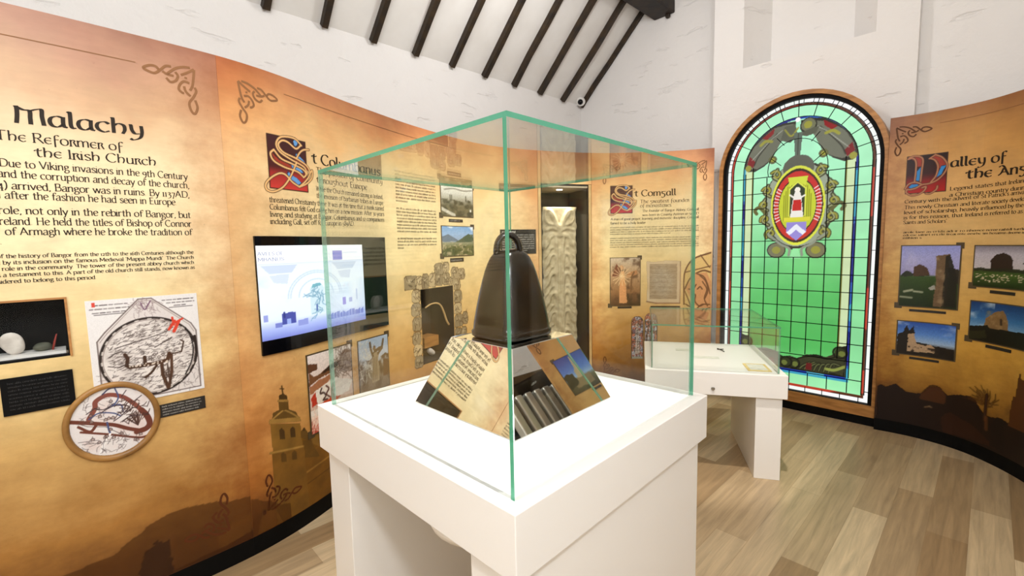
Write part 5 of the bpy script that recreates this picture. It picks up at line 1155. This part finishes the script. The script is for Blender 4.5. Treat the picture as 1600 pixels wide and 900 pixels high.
q.poly([(.1, .0), (.3, .24), (.95, .2), (.98, .0)], (190, 120, 78), .8); q.line([(.12, .1), (.5, .14), (.96, .06)], 2.4, DKL, .9, True); q.grain(.1)
q.mesh('window_face_print', KL, 7.325, 7.575, .66, 1.41, .0012, M['print_alpha'], p_com)

# ---- Valley of the Angels pictures
q = Pic(74, 84, seed=51); q.grad([(0, (26, 40, 18)), (.25, (38, 56, 24)), (.5, (52, 76, 30)), (.53, (150, 146, 190)), (.8, (158, 160, 210)), (1, (138, 146, 206))]); q.put(np.clip((q.noise(3, 3) - .5) * 3, 0, 1) * (q.Y > .6), (206, 200, 220), .7)
q.poly([(0, .5), (.1, .6), (.2, .55), (.5, .55), (.5, .5)], (40, 44, 30), 1, .04); q.poly([(.22, .5), (.22, .66), (.34, .7), (.46, .64), (.52, .52)], (74, 52, 36), 1, .03); q.poly([(.84, .5), (.8, .66), (1, .62), (1, .4)], (44, 40, 30), 1, .08)
q.poly([(.6, .02), (.62, .4), (.6, .84), (.82, .88), (.82, .5), (.8, .02)], (104, 82, 58), 1, .03); q.poly([(.74, .02), (.76, .84), (.84, .86), (.98, .5), (.98, .02)], (28, 26, 18), .9, .03); q.put(np.clip((q.noise(8, 10) - .5) * 4, 0, 1) * (q.X > .6) * (q.X < .78) * (q.Y < .82), (150, 128, 96), .7); q.line([(.08, .24), (.22, .27)], 3, (150, 156, 130)); q.line([(.25, .25), (.4, .24)], 2.4, (150, 156, 130)); q.line([(.02, .15), (.22, .14)], 2.6, (136, 142, 116)); q.poly([(.5, .32), (.6, .37), (.62, .3), (.54, .28)], (150, 150, 140)); q.grain(.12)
picture('photograph', KR, .118, .436, .990, 1.431, q, 'photograph of an old standing stone in a green field, upper left on the dark panel', border=.007)
q = Pic(70, 60, seed=52); q.grad([(0, (24, 40, 12)), (.3, (60, 88, 30)), (.42, (44, 58, 26)), (.45, (186, 180, 182)), (.8, (178, 172, 184)), (1, (120, 116, 128))])
q.poly([(.28, .42), (.28, .66), (.36, .8), (.48, .84), (.62, .78), (.68, .66), (.68, .42)], (40, 26, 20), 1, .03); q.poly([(0, .38), (1, .38), (1, .46), (0, .46)], (30, 32, 18), .8, .06); q.poly([(.86, .6), (.95, .7), (1, .66), (1, .5)], (60, 58, 48))
for k_ in range(60): q.ell(.05 + .9 * q.r.rand(), .12 + .2 * q.r.rand(), .02, .012, (196, 182, 150), .9)
q.grain(.12)
picture('photograph', KR, .517, .86, 1.163, 1.428, q, 'photograph of a dark round ruin above grazing sheep, upper right on the dark panel', border=.007)
q = Pic(74, 60, seed=53); q.grad([(0, (30, 26, 20)), (.25, (60, 50, 36)), (.4, (150, 176, 206)), (.65, (86, 134, 206)), (1, (40, 78, 160))]); q.put(np.clip((q.noise(3, 4) - .52) * 4, 0, 1) * (q.Y > .4), (214, 224, 236), .7)
q.poly([(0, .1), (0, .6), (.1, .66), (.16, .9), (.22, .72), (.28, .9), (.32, .4), (.6, .36), (1, .3), (1, 0), (0, 0)], (30, 24, 18), 1, .04); q.poly([(.18, .28), (.2, .62), (.3, .66), (.33, .36), (.5, .3), (.6, .36), (.68, .26), (.66, .12), (.2, .1)], (176, 148, 116), 1, .05); q.put(np.clip((q.noise(14, 8) - .5) * 6, 0, 1) * (q.Y < .26) * (q.X > .1) * (q.X < .75), (40, 30, 24), .9); q.grain(.12)
picture('photograph', KR, .120, .442, .628, .872, q, 'photograph of a sunlit abbey ruin under blue sky, lower left on the dark panel', border=.007)
q = Pic(74, 60, seed=54); q.grad([(0, (16, 16, 8)), (.3, (30, 30, 14)), (.36, (110, 150, 186)), (.6, (50, 104, 158)), (1, (16, 52, 104))]); q.put(np.clip((q.noise(3, 3) - .5) * 4, 0, 1) * (q.X < .4) * (q.Y > .4), (190, 206, 216), .7)
q.poly([(.24, .34), (.26, .6), (.42, .78), (.55, .86), (.62, .74), (.68, .5), (.68, .34)], (122, 94, 58), 1, .04); q.put(np.clip((q.noise(10, 10) - .5) * 5, 0, 1) * (q.X > .26) * (q.X < .66) * (q.Y < .8) * (q.Y > .36), (150, 124, 84), .5); q.line([(.53, .62), (.54, .5)], 3, (44, 30, 20)); q.poly([(0, 0), (0, .36), (.2, .4), (.3, .44), (.34, .36), (1, .40), (1, 0)], (14, 13, 7), 1, .03); q.poly([(0, .0), (0, .2), (.26, .3), (.3, .1)], (44, 46, 20), .7, .05); q.grain(.12)
picture('photograph', KR, .517, .87, .800, 1.058, q, 'photograph of a gable ruin on a dark hill, lower right on the dark panel', border=.007)
q = Pic(70, 76, seed=55); q.grad([(0, (60, 62, 40)), (.3, (104, 110, 80)), (.4, (150, 190, 236)), (.6, (80, 130, 220)), (1, (40, 70, 160))])
q.poly([(.35, .2), (.38, .55), (.44, .6), (.47, .95), (.50, .95), (.54, .6), (.6, .55), (.62, .2)], (190, 178, 146), 1, .02); q.poly([(.2, .1), (.2, .35), (.8, .35), (.8, .1)], (140, 126, 92), 1, .06); q.poly([(.66, .2), (.7, .5), (.85, .56), (1, .5), (1, .15)], (34, 44, 24), 1, .1); q.grain(.1)
picture('photograph', KR, 1.732, 2.050, 1.492, 1.836, q, 'photograph of a pale church spire under blue sky, beyond the right edge of the view')
caption(KR, 1.775, 1.875, 1.452, 1.472, 'black caption under the church spire photograph', 0)
for (a_, b2, c2, d2, lab) in ((.178, .380, .950, .967, 'black caption under the standing stone photograph'), (.619, .776, 1.122, 1.142, 'black caption under the sheep and ruin photograph'), (.195, .360, .593, .610, 'black caption under the sunlit abbey photograph'), (.618, .780, .762, .782, 'black caption under the gable ruin photograph')):
    caption(KR, a_, b2, c2, d2, lab, 0)
# ------------------------------------------------------------------ printed decoration on the panels
def warp_square(sq_px, s0, s1, z0, z1):
    (ax, ay), (bx, by), (cx, cy), (dx, dy) = sq_px      # tl, tr, br, bl of the printed square in a drawing's own units
    def f(x, y):
        u = ((x - ax) / (bx - ax)); top = ay + (by - ay) * u; bot = dy + (cy - dy) * u
        return s0 + (s1 - s0) * u, z1 - (z1 - z0) * (y - top) / (bot - top)
    return f
def initial(sf, kind, s0, s1, z0, z1, parent, res=1.0, seed=1):
    mg_s, mg_z = (s1 - s0) * .24, (z1 - z0) * .15
    e0, e1, f0, f1 = s0 - mg_s, s1 + mg_s, z0 - mg_z, z1 + mg_z
    w = int(120 * res); q = Pic(w, int(w * 1.05), (200, 150, 90), 0.0, seed=seed)
    un = lambda s, z: ((s - e0) / (e1 - e0), (z - f0) / (f1 - f0))
    a, b = un(s0, z0), un(s1, z1); box = [a, (b[0], a[1]), b, (a[0], b[1])]
    g_ = [(0, (196, 58, 50)), (.3, (150, 40, 36)), (.42, (72, 26, 24)), (1, (58, 26, 28))] if kind == 'S' else [(0, (170, 22, 16)), (.3, (130, 18, 14)), (.5, (54, 14, 10)), (1, (30, 12, 10))]
    yy = np.clip((q.Y - a[1]) / (b[1] - a[1]), 0, 1); col = np.stack([np.interp(yy, [k[0] for k in g_], [k[1][i] for k in g_]) for i in range(3)], -1)
    q.put(q.poly(box), col); q.line(box + box[:1], 2 * res, (60, 34, 24))
    if kind == 'S':
        F = warp_square(((87, 105), (383, 148), (398, 545), (100, 520)), s0, s1, z0, z1)
        red = [[(165, 190), (200, 245), (300, 290), (380, 335), (400, 380), (330, 320), (250, 270), (180, 235)], [(112, 245), (130, 300), (190, 345), (300, 380), (340, 400), (250, 340), (160, 300)]]
        gold = [[(345, 175), (300, 205), (240, 160), (195, 150), (165, 185), (200, 240), (300, 283), (385, 335), (410, 395), (370, 455), (310, 505)],
                [(350, 178), (300, 130), (240, 118), (180, 128), (150, 180), (175, 240), (260, 295), (360, 345), (385, 400)],
                [(130, 225), (180, 290), (260, 325), (350, 365), (375, 405), (350, 430)], [(130, 225), (105, 255), (125, 310), (200, 355), (300, 385), (350, 425)],
                [(310, 505), (255, 470), (205, 415), (160, 405), (100, 440), (60, 490), (65, 535), (110, 548), (175, 515), (225, 455), (265, 385), (300, 310)],
                [(300, 283), (330, 235), (365, 210), (412, 205)], [(410, 395), (432, 370), (425, 430), (370, 480), (310, 505)]]
        blue = [[(280, 150), (300, 115), (318, 140), (316, 175), (300, 192), (286, 178)], [(290, 250), (300, 236), (318, 256), (360, 290), (395, 335), (370, 335), (330, 305), (300, 285)], [(248, 325), (258, 308), (280, 330), (330, 355), (358, 398), (330, 398), (290, 375), (256, 355)], [(214, 400), (226, 384), (246, 408), (300, 440), (335, 478), (310, 500), (270, 465), (228, 438)]]
    else:
        F = warp_square(((210, 215), (770, 160), (745, 715), (180, 745)), s0, s1, z0, z1)
        red = [[(600, 195), (690, 240), (760, 340), (700, 400), (660, 380), (640, 290), (560, 230)], [(240, 235), (380, 215), (420, 260), (410, 350), (340, 360), (330, 280)]]
        gold = [[(520, 245), (600, 190)], [(600, 190), (700, 235), (770, 340), (740, 450), (650, 550), (540, 600), (440, 615), (360, 660), (290, 680), (220, 685)], [(530, 240), (600, 270), (645, 360), (625, 490), (560, 580)],
                [(220, 250), (290, 235), (335, 290), (340, 420), (330, 580)], [(230, 230), (310, 205), (390, 215), (432, 265), (425, 400), (415, 570)], [(425, 605), (340, 578), (250, 605), (200, 675)], [(232, 680), (220, 725), (300, 768), (400, 752), (475, 700), (495, 645), (440, 660)], [(500, 742), (560, 745), (640, 690), (655, 640)]]
        blue = [[(345, 430), (400, 360), (450, 345), (425, 400), (410, 470), (400, 575), (345, 570), (350, 480)], [(690, 350), (770, 335), (730, 400), (700, 480), (620, 530), (660, 430)], [(240, 655), (290, 605), (380, 605), (410, 625), (340, 650), (280, 670)]]
    U = lambda pts: [un(*F(*p)) for p in pts]
    for p in red: q.poly(U(p), (150, 52, 36))
    for p in blue: q.poly(U(p), (30, 50, 84)); c = np.mean(p, 0); q.poly(U([tuple(c + (np.array(k) - c) * .86) for k in p]), (96, 150, 206) if kind == 'S' else (46, 130, 196))
    for p in gold:
        q.line(U(p), 5.2 * res, (74, 44, 28), 1, True)
    for p in gold: q.line(U(p), 3.0 * res, (224, 178, 118) if kind == 'S' else (172, 116, 82), 1, True)
    return q.mesh('initial_letter', sf, e0, e1, f0, f1, .0011, M['print_alpha'], parent)
initial(KL, 'S', 3.310, 3.536, 1.808, 2.070, p_col, 1.0, 1)
initial(KL, 'S', 2.070, 2.300, 1.790, 2.060, p_mal, .9, 2)
initial(KL, 'S', 6.620, 6.833, 1.791, 2.054, p_com, .6, 3)
initial(KR, 'V', .118, .333, 1.812, 2.077, p_val, 1.0, 4)

KNOT = [[(70, 255), (150, 265), (230, 300), (290, 350), (330, 390)], [(280, 290), (340, 300), (400, 360), (460, 410), (520, 405), (575, 375), (510, 332), (445, 330), (410, 372)], [(240, 345), (215, 390), (240, 450), (300, 480), (345, 440)], [(260, 400), (330, 395), (380, 370)], [(25, 270), (40, 380), (60, 480), (90, 540)], [(25, 265), (100, 320), (180, 370)], [(125, 380), (130, 405)], [(90, 450), (150, 440), (200, 490), (215, 550), (180, 585), (160, 585)], [(155, 500), (140, 560), (90, 610)], [(35, 490), (20, 540), (60, 620), (110, 700), (95, 790), (55, 820), (20, 740), (40, 650)]]
def knot(sf, parent, places, mat='brown_ink'):
    k = Ink(sf, .0013)
    for s, z, w, h, w_ in places:
        for p in KNOT: k.path([(s + (x - 20) / 560 * w, z - (y - 250) / 570 * h) for x, y in p], w_)
    k.build('knot_ornament', M[mat], parent)
M['knot_ink'] = pbr('knot_ink', S(134, 92, 58), .6, spec=.2); M['red_ink'] = pbr('red_ink', S(86, 44, 20), .6, spec=.2); M['pale_knot'] = pbr('pale_knot', S(166, 112, 66), .6, spec=.2)
knot(KL, p_mal, [(3.020, 2.290, -.178, .192, .0098)], 'knot_ink'); knot(KL, p_col, [(3.190, 2.288, .192, .190, .0098)], 'knot_ink')
knot(KL, p_mal, [(3.008, .180, -.175, -.190, .0098)], 'red_ink'); knot(KL, p_col, [(3.182, .190, .188, -.185, .0098)], 'red_ink')
knot(KL, p_com, [(7.520, 2.262, -.17, .185, .0098)], 'knot_ink'); knot(KL, p_com, [(6.545, 2.262, .17, .185, .0098)], 'knot_ink'); knot(KL, p_com, [(6.545, .17, .17, -.185, .0098)], 'red_ink'); knot(KL, p_col, [(5.76, 2.27, -.17, .185, .0098)], 'knot_ink')
knot(KR, p_val, [(.046, 2.300, .195, .205, .0098)], 'brown_ink'); knot(KR, p_val, [(2.12, 2.15, -.18, .2, .0098)], 'brown_ink')

# ---- lettering
def block(name, sf, parent, rows, mat='ink', glyphs=G_, w=1.9, thin=.75, det=4, off=.0013):
    k = Ink(sf, off)
    for txt, s0, s1, z, xh, *z1 in rows: k.line(txt, s0, s1, z, xh, w, thin, glyphs, z1[0] if z1 else None, 0, det)
    return k.build(name, M[mat], parent)
block('heading', KL, p_mal, [('Malachy', 2.463, 2.828, 1.966, .0385, 1.975)], glyphs=UNC, w=2.1, thin=.7, det=6)
block('heading_letter', KL, p_mal, [('t', 2.352, 2.385, 1.964, .034)], glyphs=UNC, w=2.1, thin=.7, det=6)
block('subheading', KL, p_mal, [('The Reformer of', 2.415, 2.756, 1.903, .0225, 1.906), ('the Irish Church', 2.507, 2.858, 1.855, .0225, 1.860)], glyphs=UNC, w=1.7, thin=.6, det=5)
block('paragraph', KL, p_mal, [('Due to Viking invasions in the 9th Century', 2.418, 2.962, 1.812, .0178), ('and the corruption and decay of the church,', 2.412, 2.965, 1.775, .0178), ('By the time Malachy (112', 2.11, 2.403, 1.736, .0178), ('4) arrived, Bangor was in ruins. By 1137AD,', 2.408, 2.963, 1.735, .0178), ('and he rebuilt the abbey i', 2.11, 2.395, 1.701, .0178), ('n after the fashion he had seen in Europe.', 2.398, 2.916, 1.701, .0178), ('Malachy played a pivota', 2.11, 2.383, 1.648, .0178), ('l role, not only in the rebirth of Bangor, but', 2.387, 2.961, 1.648, .0178), ('but in the Church across', 2.11, 2.380, 1.610, .0178), ('Ireland. He held the titles of Bishop of Connor', 2.394, 2.961, 1.610, .0178), ('and became Archbishop', 2.11, 2.392, 1.574, .0178), ('of Armagh where he broke the tradition of', 2.412, 2.960, 1.574, .0178), ('hereditary succession', 2.11, 2.39, 1.540, .0178), ('.', 2.396, 2.404, 1.541, .0178)])
block('small_paragraph', KL, p_mal, [('Little can be seen today', 2.11, 2.375, 1.492, .0095), ('of the history of Bangor from the 12th to the 16th Centuries although the', 2.385, 2.959, 1.493, .0095), ('but its standing is confirme', 2.11, 2.379, 1.471, .0095), ("d by its inclusion on the famous Medieval 'Mappa Mundi'. The Church", 2.382, 2.959, 1.471, .0095), ('has long held a central', 2.11, 2.383, 1.449, .0095), ('role in the community. The tower of the present abbey church which', 2.394, 2.958, 1.449, .0095), ('still stands and remain', 2.11, 2.379, 1.427, .0095), ('s a testament to this. A part of the old church still stands, now known as', 2.382, 2.959, 1.427, .0095), ("Malachy's Wall, is con", 2.11, 2.376, 1.404, .0095), ('sidered to belong to this period.', 2.38, 2.637, 1.404, .0095)], w=2.1, thin=1.0, det=3)
block('paragraph', KL, p_near, [(greek(40), .95, 1.62, 1.80 - .037 * i, .0178) for i in range(7)] + [(greek(60), .95, 1.62, 1.50 - .023 * i, .0095) for i in range(9)], det=3)
block('heading', KL, p_col, [('t Columbanus', 3.574, 4.135, 1.970, .038)], glyphs=UNC, w=2.1, thin=.7, det=6)
block('subheading', KL, p_col, [('The passion of Community', 3.600, 4.152, 1.918, .0225), ('throughout Europe', 3.600, 4.008, 1.868, .0225)], glyphs=UNC, w=1.7, thin=.6, det=5)
block('paragraph', KL, p_col, [('While the Church remained strong in Ireland,', 3.594, 4.150, 1.822, .0178), ('the invasion of barbarian tribes in Europe', 3.594, 4.150, 1.784, .0178), ('threatened Christianity there. It was at this time that a monk named', 3.300, 4.153, 1.738, .0178, 1.748), ('Columbanus felt God calling him on a new mission. After 30 years', 3.300, 4.153, 1.702, .0178, 1.711), ('living and studying at Bangor, Columbanus and 12 companions', 3.299, 4.152, 1.667, .0178, 1.674), ('including Gall, set off for Europe in 589AD.', 3.298, 3.880, 1.631, .0178, 1.639)])
rows = [(greek(44), 4.278, 4.708 if i < 9 else 4.40, 2.02 - .0225 * i, .0098) for i in range(10)] + [(greek(44), 4.278, 4.708, 1.765 - .0225 * i, .0098) for i in range(8)] + [(greek(44), 4.276, 4.702 if i < 3 else 4.34, 1.558 - .0225 * i, .0098) for i in range(4)]
block('small_paragraph', KL, p_col, rows, w=1.9, thin=.9, det=2)
block('heading', KL, p_com, [('t Comgall', 6.852, 7.250, 1.950, .040)], glyphs=UNC, w=2.2, thin=.8)
block('subheading', KL, p_com, [('The greatest founder', 6.908, 7.37, 1.883, .0225), ('of monasteries', 6.908, 7.206, 1.842, .0225)], glyphs=UNC, w=1.7, thin=.7)
block('paragraph', KL, p_com, [('The founder of Bangor Abbey, Comgall', 6.93, 7.458, 1.797, .0155), ('was born in County Antrim in 517AD', 6.93, 7.458, 1.757, .0155), ('A man of great prayer, learning and monastic discipline, Comgall', 6.620, 7.458, 1.722, .0155), ('famed to be a holy leader', 6.617, 6.965, 1.683, .0155)], det=3)
block('small_paragraph', KL, p_com, [(greek(84), 6.613, 7.46 if i < 3 else 7.2, 1.645 - .0215 * i, .0092) for i in range(4)] + [(greek(84), 6.613, 7.46, 1.540 - .0215 * i, .0092) for i in range(5)], w=1.8, thin=.8, det=2)
block('heading', KR, p_val, [('alley of', .348, .655, 1.972, .041, 1.960), ('the Angels', .432, .90, 1.882, .041, 1.862)], glyphs=UNC, w=2.3, thin=.8, det=6)
block('paragraph', KR, p_val, [('Legend states that Ireland became', .354, .93, 1.812, .0165), ('a Christian country during the 5th', .354, .93, 1.770, .0165), ("Century with the advent of St Patrick's arrival in 432AD", .116, .93, 1.743, .0165), ('This newly Christian and literate society developed a high', .116, .93, 1.702, .0165), ('level of scholarship, heavily influenced by the church. It', .116, .93, 1.665, .0165), ('is for this reason, that Ireland is referred to as the Isle of', .116, .93, 1.628, .0165), ("Saints and Scholars'.", .115, .357, 1.593, .0165)])
block('small_paragraph', KR, p_val, [(greek(70), .118, .93, 1.526, .0095), (greek(70), .118, .93, 1.505, .0095), (greek(9), .118, .222, 1.484, .0095)], w=2, thin=.9, det=3)
# thin ruled line near the top of the sheets
for sf, par, a, b, z in ((KL, p_mal, 2.0, 2.82, 2.262), (KL, p_col, 3.42, 5.4, 2.285), (KR, p_val, .28, 1.6, 2.285)):
    k = Ink(sf, .0012); k.path([(s, z) for s in np.linspace(a, b, 24)], .0035, None, .5, False); k.build('ruled_line', M['knot_ink'], par)

# ---- church tower and landscapes printed along the feet of the sheets
e0, e1, f0, f1 = 3.15, 3.95, .097, .83
q = Pic(230, 210, (140, 100, 40), 0.0, seed=61)
def tw(pts):      # tower drawn in its own units
    return [((3.292 + (x - 438.6) * .00346 - e0) / (e1 - e0), (.806 - .0029 * (y - 604) - .00115 * (x - 438.6) - f0) / (f1 - f0)) for x, y in pts]
B1, B2, B3, LT = (128, 92, 36), (98, 70, 28), (70, 48, 20), (176, 138, 70)
q.poly(tw([(466, 690), (478, 694), (486, 705), (500, 690), (520, 680), (560, 680), (640, 700), (640, 860), (420, 860), (420, 760), (466, 760)]), (116, 78, 24), .9, .01)
q.poly(tw([(462, 745), (520, 700), (620, 712), (640, 860), (420, 860)]), (132, 88, 30), .7, .01); q.line(tw([(430, 790), (520, 742), (560, 724)]), 3, (178, 130, 58), .8); q.line(tw([(440, 806), (520, 766)]), 2, (96, 62, 22), .8)
q.poly(tw([(419, 672), (421, 780), (470, 780), (466, 672)]), B1); q.poly(tw([(418, 722), (418, 860), (474, 860), (470, 716)]), (122, 84, 30)); q.line(tw([(416, 724), (470, 716)]), 3, LT, .8)
q.poly(tw([(417, 672), (468, 668), (466, 660), (418, 664)]), LT, .8); q.poly(tw([(422, 664), (424, 652), (434, 646), (442, 642), (450, 646), (460, 650), (464, 660)]), B2); q.line(tw([(422, 664), (432, 654), (441, 646), (452, 652), (463, 660)]), 2.4, LT, .8)
q.poly(tw([(434, 648), (433, 630), (448, 630), (449, 646)]), B2); q.poly(tw([(431, 632), (450, 631), (448, 627), (433, 628)]), LT, .7); q.poly(tw([(434, 628), (435, 620), (441, 616), (447, 620), (448, 627)]), B3); q.line(tw([(441, 617), (440, 603)]), 2, B3); q.line(tw([(437, 608), (443, 608)]), 1.6, B3)
for x, y in ((435, 690), (453, 688)): q.poly(tw([(x - 4, y + 10), (x - 4, y - 6), (x, y - 11), (x + 4, y - 6), (x + 4, y + 10)]), B3); q.poly(tw([(x - 4, y + 52), (x - 4, y + 38), (x, y + 34), (x + 4, y + 38), (x + 4, y + 52)]), B3, .6)
q.poly(tw([(466, 700), (466, 688), (472, 681), (478, 688), (478, 706)]), B2); q.ell(*tw([(472, 684)])[0], .01, .014, B3); q.poly(tw([(484, 712), (486, 690), (498, 680), (500, 720)]), (140, 104, 46), .8); q.poly(tw([(468, 706), (484, 706), (490, 720), (500, 740), (470, 740)]), B2, .7, .02)
q.c[..., :3] *= (.85 + .3 * q.noise(14, 14))[..., None]
fade = np.clip((1 - q.X) * 6, 0, 1); q.c[..., 3] *= fade * .92
q.mesh('church_print', KL, e0, e1, f0, f1, .0009, M['print_alpha'], p_col)
e0, e1, f0, f1 = 2.15, 3.1048, .097, .47
q = Pic(150, 70, (70, 36, 14), 0.0, seed=62)
us = lambda s: (s - e0) / (e1 - e0); uz = lambda z: (z - f0) / (f1 - f0); sz = lambda pts: [(us(s), uz(z)) for s, z in pts]
q.poly(sz([(2.15, .30), (2.4, .27), (2.6, .28), (2.72, .345), (2.80, .37), (2.9, .355), (3.0, .33), (3.12, .30), (3.12, .09), (2.15, .09)]), (112, 68, 22), .55, .06)
q.poly(sz([(2.66, .09), (2.68, .2), (2.70, .245), (2.73, .25), (2.745, .275), (2.765, .25), (2.785, .255), (2.79, .22), (2.775, .16), (2.79, .09)]), (50, 26, 10), .85, .05)
q.poly(sz([(2.95, .09), (2.97, .19), (3.02, .225), (3.1, .22), (3.1, .09)]), (136, 86, 30), .45, .05); q.poly(sz([(2.15, .2), (2.6, .17), (2.66, .1), (3.1, .13), (3.1, .09), (2.15, .09)]), (56, 26, 10), .7, .06)
q.c[..., 3] *= np.clip(q.X * 8, 0, 1); q.mesh('landscape_print', KL, e0, e1, f0, f1, .0009, M['print_alpha'], p_mal)
q = Pic(60, 50, (70, 36, 14), 0.0, seed=64); q.poly([(-.1, -.1), (-.1, .86), (.12, .80), (.3, .66), (.5, .6), (.75, .42), (1.1, .3), (1.1, -.1)], (112, 68, 22), .5, .05); q.poly([(.1, 0), (.2, .35), (.4, .5), (.6, .38), (.75, 0)], (124, 78, 28), .6, .04); q.ell(.3, .42, .05, .07, (60, 30, 12), .9); q.mesh('landscape_print', KL, 3.1062, 3.30, .097, .33, .0013, M['print_alpha'], p_col)
e0, e1, f0, f1 = .02, 1.75, .097, .80
q = Pic(300, 130, (24, 12, 8), 0.0, seed=63); DKR = (30, 15, 9)
q.poly(sz([(.02, .34), (.05, .37), (.076, .355), (.131, .39), (.188, .34), (.277, .345), (.31, .40), (.363, .415), (.412, .37), (.489, .40), (.544, .405), (.584, .385), (.62, .335), (.66, .31), (.75, .33), (.83, .31), (1.0, .33), (1.2, .36), (1.4, .3), (1.75, .3), (1.75, .09), (.02, .09)]), DKR, .95, .02)
q.poly(sz([(.27, .34), (.31, .415), (.345, .43), (.385, .415), (.41, .36), (.41, .30), (.27, .30)]), (84, 46, 18), .75, .01); q.poly(sz([(.40, .2), (.45, .25), (.55, .22), (.66, .16), (.75, .12), (.4, .1)]), (58, 28, 12), .6, .03)
for k_ in range(46):
    a_ = -.2 + 3.5 * q.r.rand(); r_ = .05 + .07 * q.r.rand(); x0_, z0_ = .645 + .015 * q.r.randn(), .37 + .03 * q.r.rand(); q.line(sz([(x0_, z0_), (x0_ + .5 * r_ * math.cos(a_), z0_ + .6 * r_ * math.sin(a_)), (x0_ + r_ * math.cos(a_ + .3), z0_ + r_ * math.sin(a_ + .1))]), 1.2, (70, 38, 14), .6)
q.line(sz([(.645, .28), (.648, .45)]), 3.5, (52, 28, 12)); q.poly(sz([(.80, .30), (.815, .50), (.835, .50), (.84, .62), (.85, .66), (.86, .62), (1.0, .60), (1.0, .66), (1.15, .66), (1.15, .30)]), (84, 46, 16), .9, .004); q.poly(sz([(.69, .12), (.70, .30), (.735, .335), (.775, .29), (.78, .12)]), (24, 12, 8), .9, .02)
q.line(sz([(.655, .30), (.66, .22)]), 4, (110, 64, 24), .6); q.line(sz([(.30, .25), (.325, .262), (.335, .258)]), 2, (120, 96, 70), .8)
q.c[..., 3] *= np.clip((1 - q.X) * 5, 0, 1); q.mesh('landscape_print', KR, e0, e1, f0, f1, .0009, M['print_alpha'], p_val)

# ------------------------------------------------------------------ small fittings and what stands behind the camera
cd = thing('dome_camera', UV(-3.735, 4.82, 3.30), 'small white dome camera under the last thin rafter', 'camera')
cp = UV(-3.722, 4.80, 3.31); dv_ = UV(.45, -1, -.45).normalized(); s1_ = dv_.orthogonal().normalized(); s2_ = dv_.cross(s1_)
ring = lambda c, r: [c + s1_ * (r * math.cos(t)) + s2_ * (r * math.sin(t)) for t in np.linspace(0, 2 * math.pi, 21)[:-1]]
mb = MB(); mb.loft([ring(cp - dv_ * .03, .055), ring(cp, .055), ring(cp + dv_ * .012, .045)]); mb.build('housing', M['white_mdf'], cd, smooth=False)
mb = MB(); mb.box(UV(-3.80, 4.80, 3.285), UV(.07, 0), UV(0, .03), (0, 0, .02)); mb.build('bracket', M['white_mdf'], cd)
mb = MB(); mb.loft([ring(cp + dv_ * (.012 + .032 * math.sin(a_)), .034 * math.cos(a_) + .001) for a_ in np.linspace(0, 1.5, 6)]); mb.build('dome', M['gloss_black'], cd, smooth=True)
# black cabinet and ribbed heater by the right wall, seen only in the mirror base
cb = thing('wall_cabinet', UV(1.15, 2.95, 0), 'black cabinet against the right wall, beyond the view', 'cabinet')
mb = MB(); mb.box(UV(1.0, 2.5, .9), UV(0, .95), UV(.385, 0), (0, 0, 1.05)); mb.build('body', M['gloss_black'], cb, bevel=.004)
mb = MB(); mb.box(UV(1.0, 2.5, .0), UV(0, .95), UV(.385, 0), (0, 0, .9)); mb.build('stand', M['black'], cb, bevel=.004)
M['silver'] = pbr('silver', S(190, 184, 172), .35, .6)
rd = thing('column_radiator', UV(.95, 2.9, 0), 'silver column radiator in front of the black cabinet, beyond the view', 'radiator')
for k_ in range(7):
    mb = MB(); x = 2.52 + .12 * k_; mb.box(UV(.90, x, .12), UV(0, .075), UV(.08, 0), (0, 0, 1.62)); mb.build('column', M['silver'], rd, bevel=.012)
mb = MB(); mb.box(UV(.91, 2.51, 0), UV(0, .80), UV(.06, 0), (0, 0, .12)); mb.build('base_rail', M['silver'], rd, bevel=.008)
